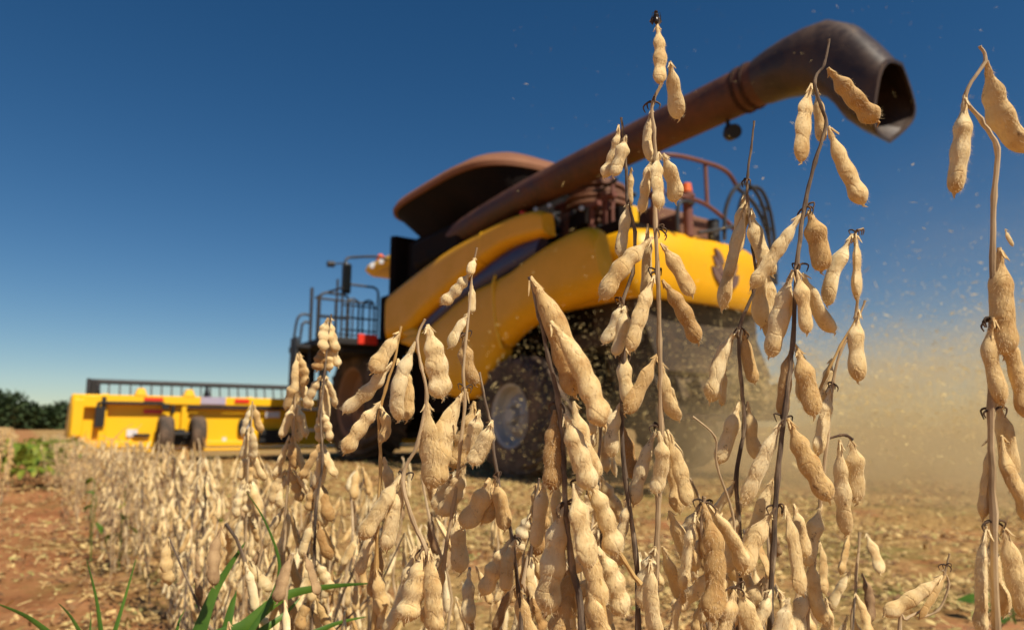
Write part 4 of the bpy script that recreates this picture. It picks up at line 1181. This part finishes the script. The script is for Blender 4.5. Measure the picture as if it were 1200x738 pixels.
grass('sparse clump of thin grass blades on the red soil at the bottom left',
      [([(60, 745), (30, 722), (-6, 706)], 11), ([(95, 745), (82, 722), (68, 706)], 8), ([(118, 745), (112, 700), (101, 654)], 9), ([(132, 745), (146, 700), (160, 652)], 8), ([(104, 745), (106, 725), (105, 714)], 5), ([(205, 745), (210, 725), (218, 712)], 7)], (100, 900), .66)
def leafy(label, px, d, n, L, h, spread, mat='leaf', name='leafy_weed', group=None):
    rnd = random.Random(int(px[0] * 3 + d * 10))
    p = at(*px, d); base = Vector((p.x, p.y, gh(p.x, p.y)))
    h = max(.05, h if h else p.z - base.z)
    g = empty(name, base); tag(g, label, 'weed', group)
    mb = MB(); mb.tube([(0, 0, -.01), (rnd.uniform(-.01, .01), 0, h * .5), (0, 0, h)], [.003, .0025, .0015], 6); mb.build('stem', M['grass'], g)
    for k in range(n):
        a = rnd.random() * 6.28; z = h * rnd.uniform(.35, 1); r_ = spread * rnd.uniform(.3, 1)
        c = Vector((cos(a) * r_, sin(a) * r_, z + rnd.uniform(-.01, .03)))
        mb = MB(); d_ = Vector((cos(a), sin(a), rnd.uniform(-.7, .5))).normalized(); s_ = d_.cross(Vector((rnd.uniform(-.4, .4), rnd.uniform(-.4, .4), 1))).normalized(); nn = s_.cross(d_)
        l = L * rnd.uniform(.7, 1.2)
        mb.tube([Vector((0, 0, z * .9)), c], .0012, 4)
        vs_ = []; K = 7
        for i in range(K):
            t = i / (K - 1); w = l * .36 * sin(pi * (t * .92 + .05)) ** .8
            q = c + d_ * l * t - Vector((0, 0, 1)) * l * .35 * t * t
            vs_ += [q - s_ * w + nn * w * .25, q, q + s_ * w + nn * w * .25]
        mb.add(vs_, [(i * 3 + j, i * 3 + j + 1, i * 3 + 4 + j, i * 3 + 3 + j) for i in range(K - 1) for j in (0, 1)])
        mb.build('leaf', M[mat], g, 0, 80)
leafy('green leafy weed in the soybean row below the header, left of its transport wheels', (112, 560), 3.6, 3, .06, .34, .05)
leafy('yellow green leafy weed in the middle of the blurred soybean row', (146, 590), 2.9, 4, .065, .36, .05)
leafy('low green weed deeper in the soybean row, beside the tall grass blades', (238, 612), 1.9, 3, .05, .36, .04)
leafy('small dark leafed weed at the left edge of the soybean row', (112, 600), 3.1, 3, .05, .3, .04, 'grass')
leafy('small green weed on the stubble at the lower right', (985, 662), 1.75, 7, .09, .05, .09, 'grass')
leafy('tiny green weed on the stubble behind the foreground plants', (870, 625), 2.3, 5, .07, .05, .07, 'grass')
leafy('tiny green weed on the stubble right of the stubby soybean shoot', (1180, 632), 2.1, 5, .08, .05, .07, 'grass')
for i, (x, y, d) in enumerate(((24, 520, 9.5), (45, 524, 9), (60, 524, 9.6), (30, 545, 6.6), (40, 516, 11.5), (18, 535, 7.6), (50, 538, 7.2), (66, 530, 8.4), (8, 520, 10))):
    leafy('bushy yellow green weed at the field edge below the far left trees', (x, y), d, 44, .12, .46 if i % 2 else .36, .3, 'leaf', 'bushy_weed', 'bushy weeds at the far left')

# ------------------------------------------------------------------ chaff and dust from the spreader
def chaff():
    mb = MB(); rnd = random.Random(9)
    F_ = Vector((-.5736, .8192, 0)); L_ = Vector((-.8192, -.5736, 0)); O = Vector(HARV)
    def fleck(p, s):
        a = Vector((rnd.gauss(0, 1), rnd.gauss(0, 1), rnd.gauss(0, 1))).normalized(); b_ = a.orthogonal().normalized()
        w = s * rnd.uniform(.1, .4); s *= rnd.uniform(.7, 1.8)
        mb.add([p - a * s, p + b_ * w, p + a * s, p - b_ * w], [(0, 1, 2, 3)])
    for _ in range(42000):
        # fan thrown out behind and to the right of the machine
        r_ = rnd.random() ** .7 * 6
        an = rnd.gauss(0, .75)
        d = (-F_) * cos(an) - L_ * sin(an) * 1.0
        p = O - F_ * 1.5 - L_ * rnd.uniform(-.9, .9) + d * r_ * .8 - L_ * r_ * .45
        p.z = max(.02, .95 - .13 * r_ + abs(rnd.gauss(0, .25 + .11 * r_)))
        if p.y < 1.6: continue
        fleck(p, rnd.uniform(.004, .016) * (1 if rnd.random() < .85 else 1.7))
    for _ in range(7000):   # dense burst right at the spreader
        p = O - F_ * (1.7 + abs(rnd.gauss(0, .7))) - L_ * rnd.gauss(.6, .8); p.z = max(.05, rnd.gauss(.95, .38))
        if p.z < 1.9: fleck(p, rnd.uniform(.004, .013))
    for _ in range(1600):   # under the machine, glinting in front of the dark wheel arch
        p = O + F_ * rnd.uniform(-2, .4) + L_ * rnd.uniform(1.2, 2.0); p.z = rnd.uniform(.15, 1.7)
        fleck(p, rnd.uniform(.005, .02))
    for _ in range(900):    # fine flecks drifting high up to the right
        y = rnd.uniform(1.2, 6); x = y * rnd.uniform(.0, .78); p = Vector((x, y, .6 + y * rnd.uniform(-.05, .72)))
        fleck(p, rnd.uniform(.0015, .005))
    tag(mb.build('chaff', M['chaff'], None, 0, 180), 'golden flecks of chaff flying in the air behind the harvester', 'chaff', kind='stuff')
chaff()

def dust():
    m = bpy.data.materials.new('golden_dust'); m.use_nodes = True
    nt = m.node_tree; nt.nodes.remove(nt.nodes['Principled BSDF'])
    out = nt.nodes['Material Output']
    pv = N(nt, 'ShaderNodeVolumePrincipled')
    pv.inputs['Color'].default_value = (.95, .78, .48, 1)
    pv.inputs['Anisotropy'].default_value = .2
    co = N(nt, 'ShaderNodeTexCoord').outputs['Object']
    # object space runs -1..1 in every direction: soft falloff to the faces, thicker near the ground
    ln = N(nt, 'ShaderNodeVectorMath', operation='LENGTH')
    nt.links.new(co, ln.inputs[0])
    fall = N(nt, 'ShaderNodeMapRange', interpolation_type='SMOOTHSTEP'); nt.links.new(ln.outputs['Value'], fall.inputs[0])
    fall.inputs[1].default_value = .98; fall.inputs[2].default_value = .25; fall.inputs[3].default_value = 0; fall.inputs[4].default_value = 1
    n1 = noise_tex(nt, mulv(nt, co, (1.5, 1.2, 1.5)), 3.6, 6, .75)
    nr = N(nt, 'ShaderNodeMapRange'); nt.links.new(n1, nr.inputs[0]); nr.inputs[1].default_value = .42; nr.inputs[2].default_value = .6; nr.inputs[3].default_value = .02; nr.inputs[4].default_value = 2.0
    sp = N(nt, 'ShaderNodeSeparateXYZ'); nt.links.new(co, sp.inputs[0])
    hz = N(nt, 'ShaderNodeMapRange', interpolation_type='SMOOTHSTEP'); nt.links.new(sp.outputs[2], hz.inputs[0]); hz.inputs[1].default_value = .42; hz.inputs[2].default_value = .0; hz.inputs[3].default_value = .035; hz.inputs[4].default_value = 1
    a = N(nt, 'ShaderNodeMath', operation='MULTIPLY'); nt.links.new(fall.outputs[0], a.inputs[0]); nt.links.new(nr.outputs[0], a.inputs[1])
    b_ = N(nt, 'ShaderNodeMath', operation='MULTIPLY'); nt.links.new(a.outputs[0], b_.inputs[0]); nt.links.new(hz.outputs[0], b_.inputs[1])
    c_ = N(nt, 'ShaderNodeMath', operation='MULTIPLY'); nt.links.new(b_.outputs[0], c_.inputs[0]); c_.inputs[1].default_value = .85
    nt.links.new(c_.outputs[0], pv.inputs['Density'])
    nt.links.new(pv.outputs[0], out.inputs['Volume'])
    mb = MB(); rg = []
    for i in range(1, 12):
        ph = pi * i / 12
        rg.append([(sin(ph) * cos(2 * pi * k / 24), sin(ph) * sin(2 * pi * k / 24), -cos(ph)) for k in range(24)])
    mb.rings(rg)
    o = mb.build('dust_cloud', m)
    o.location = (6.1, 7.5, .25); o.scale = (6.2, 4.6, 4.2)
    o.rotation_euler = (0, 0, radians(8))
    tag(o, 'golden dust cloud drifting right from the rear of the harvester', 'dust', kind='stuff')
dust()
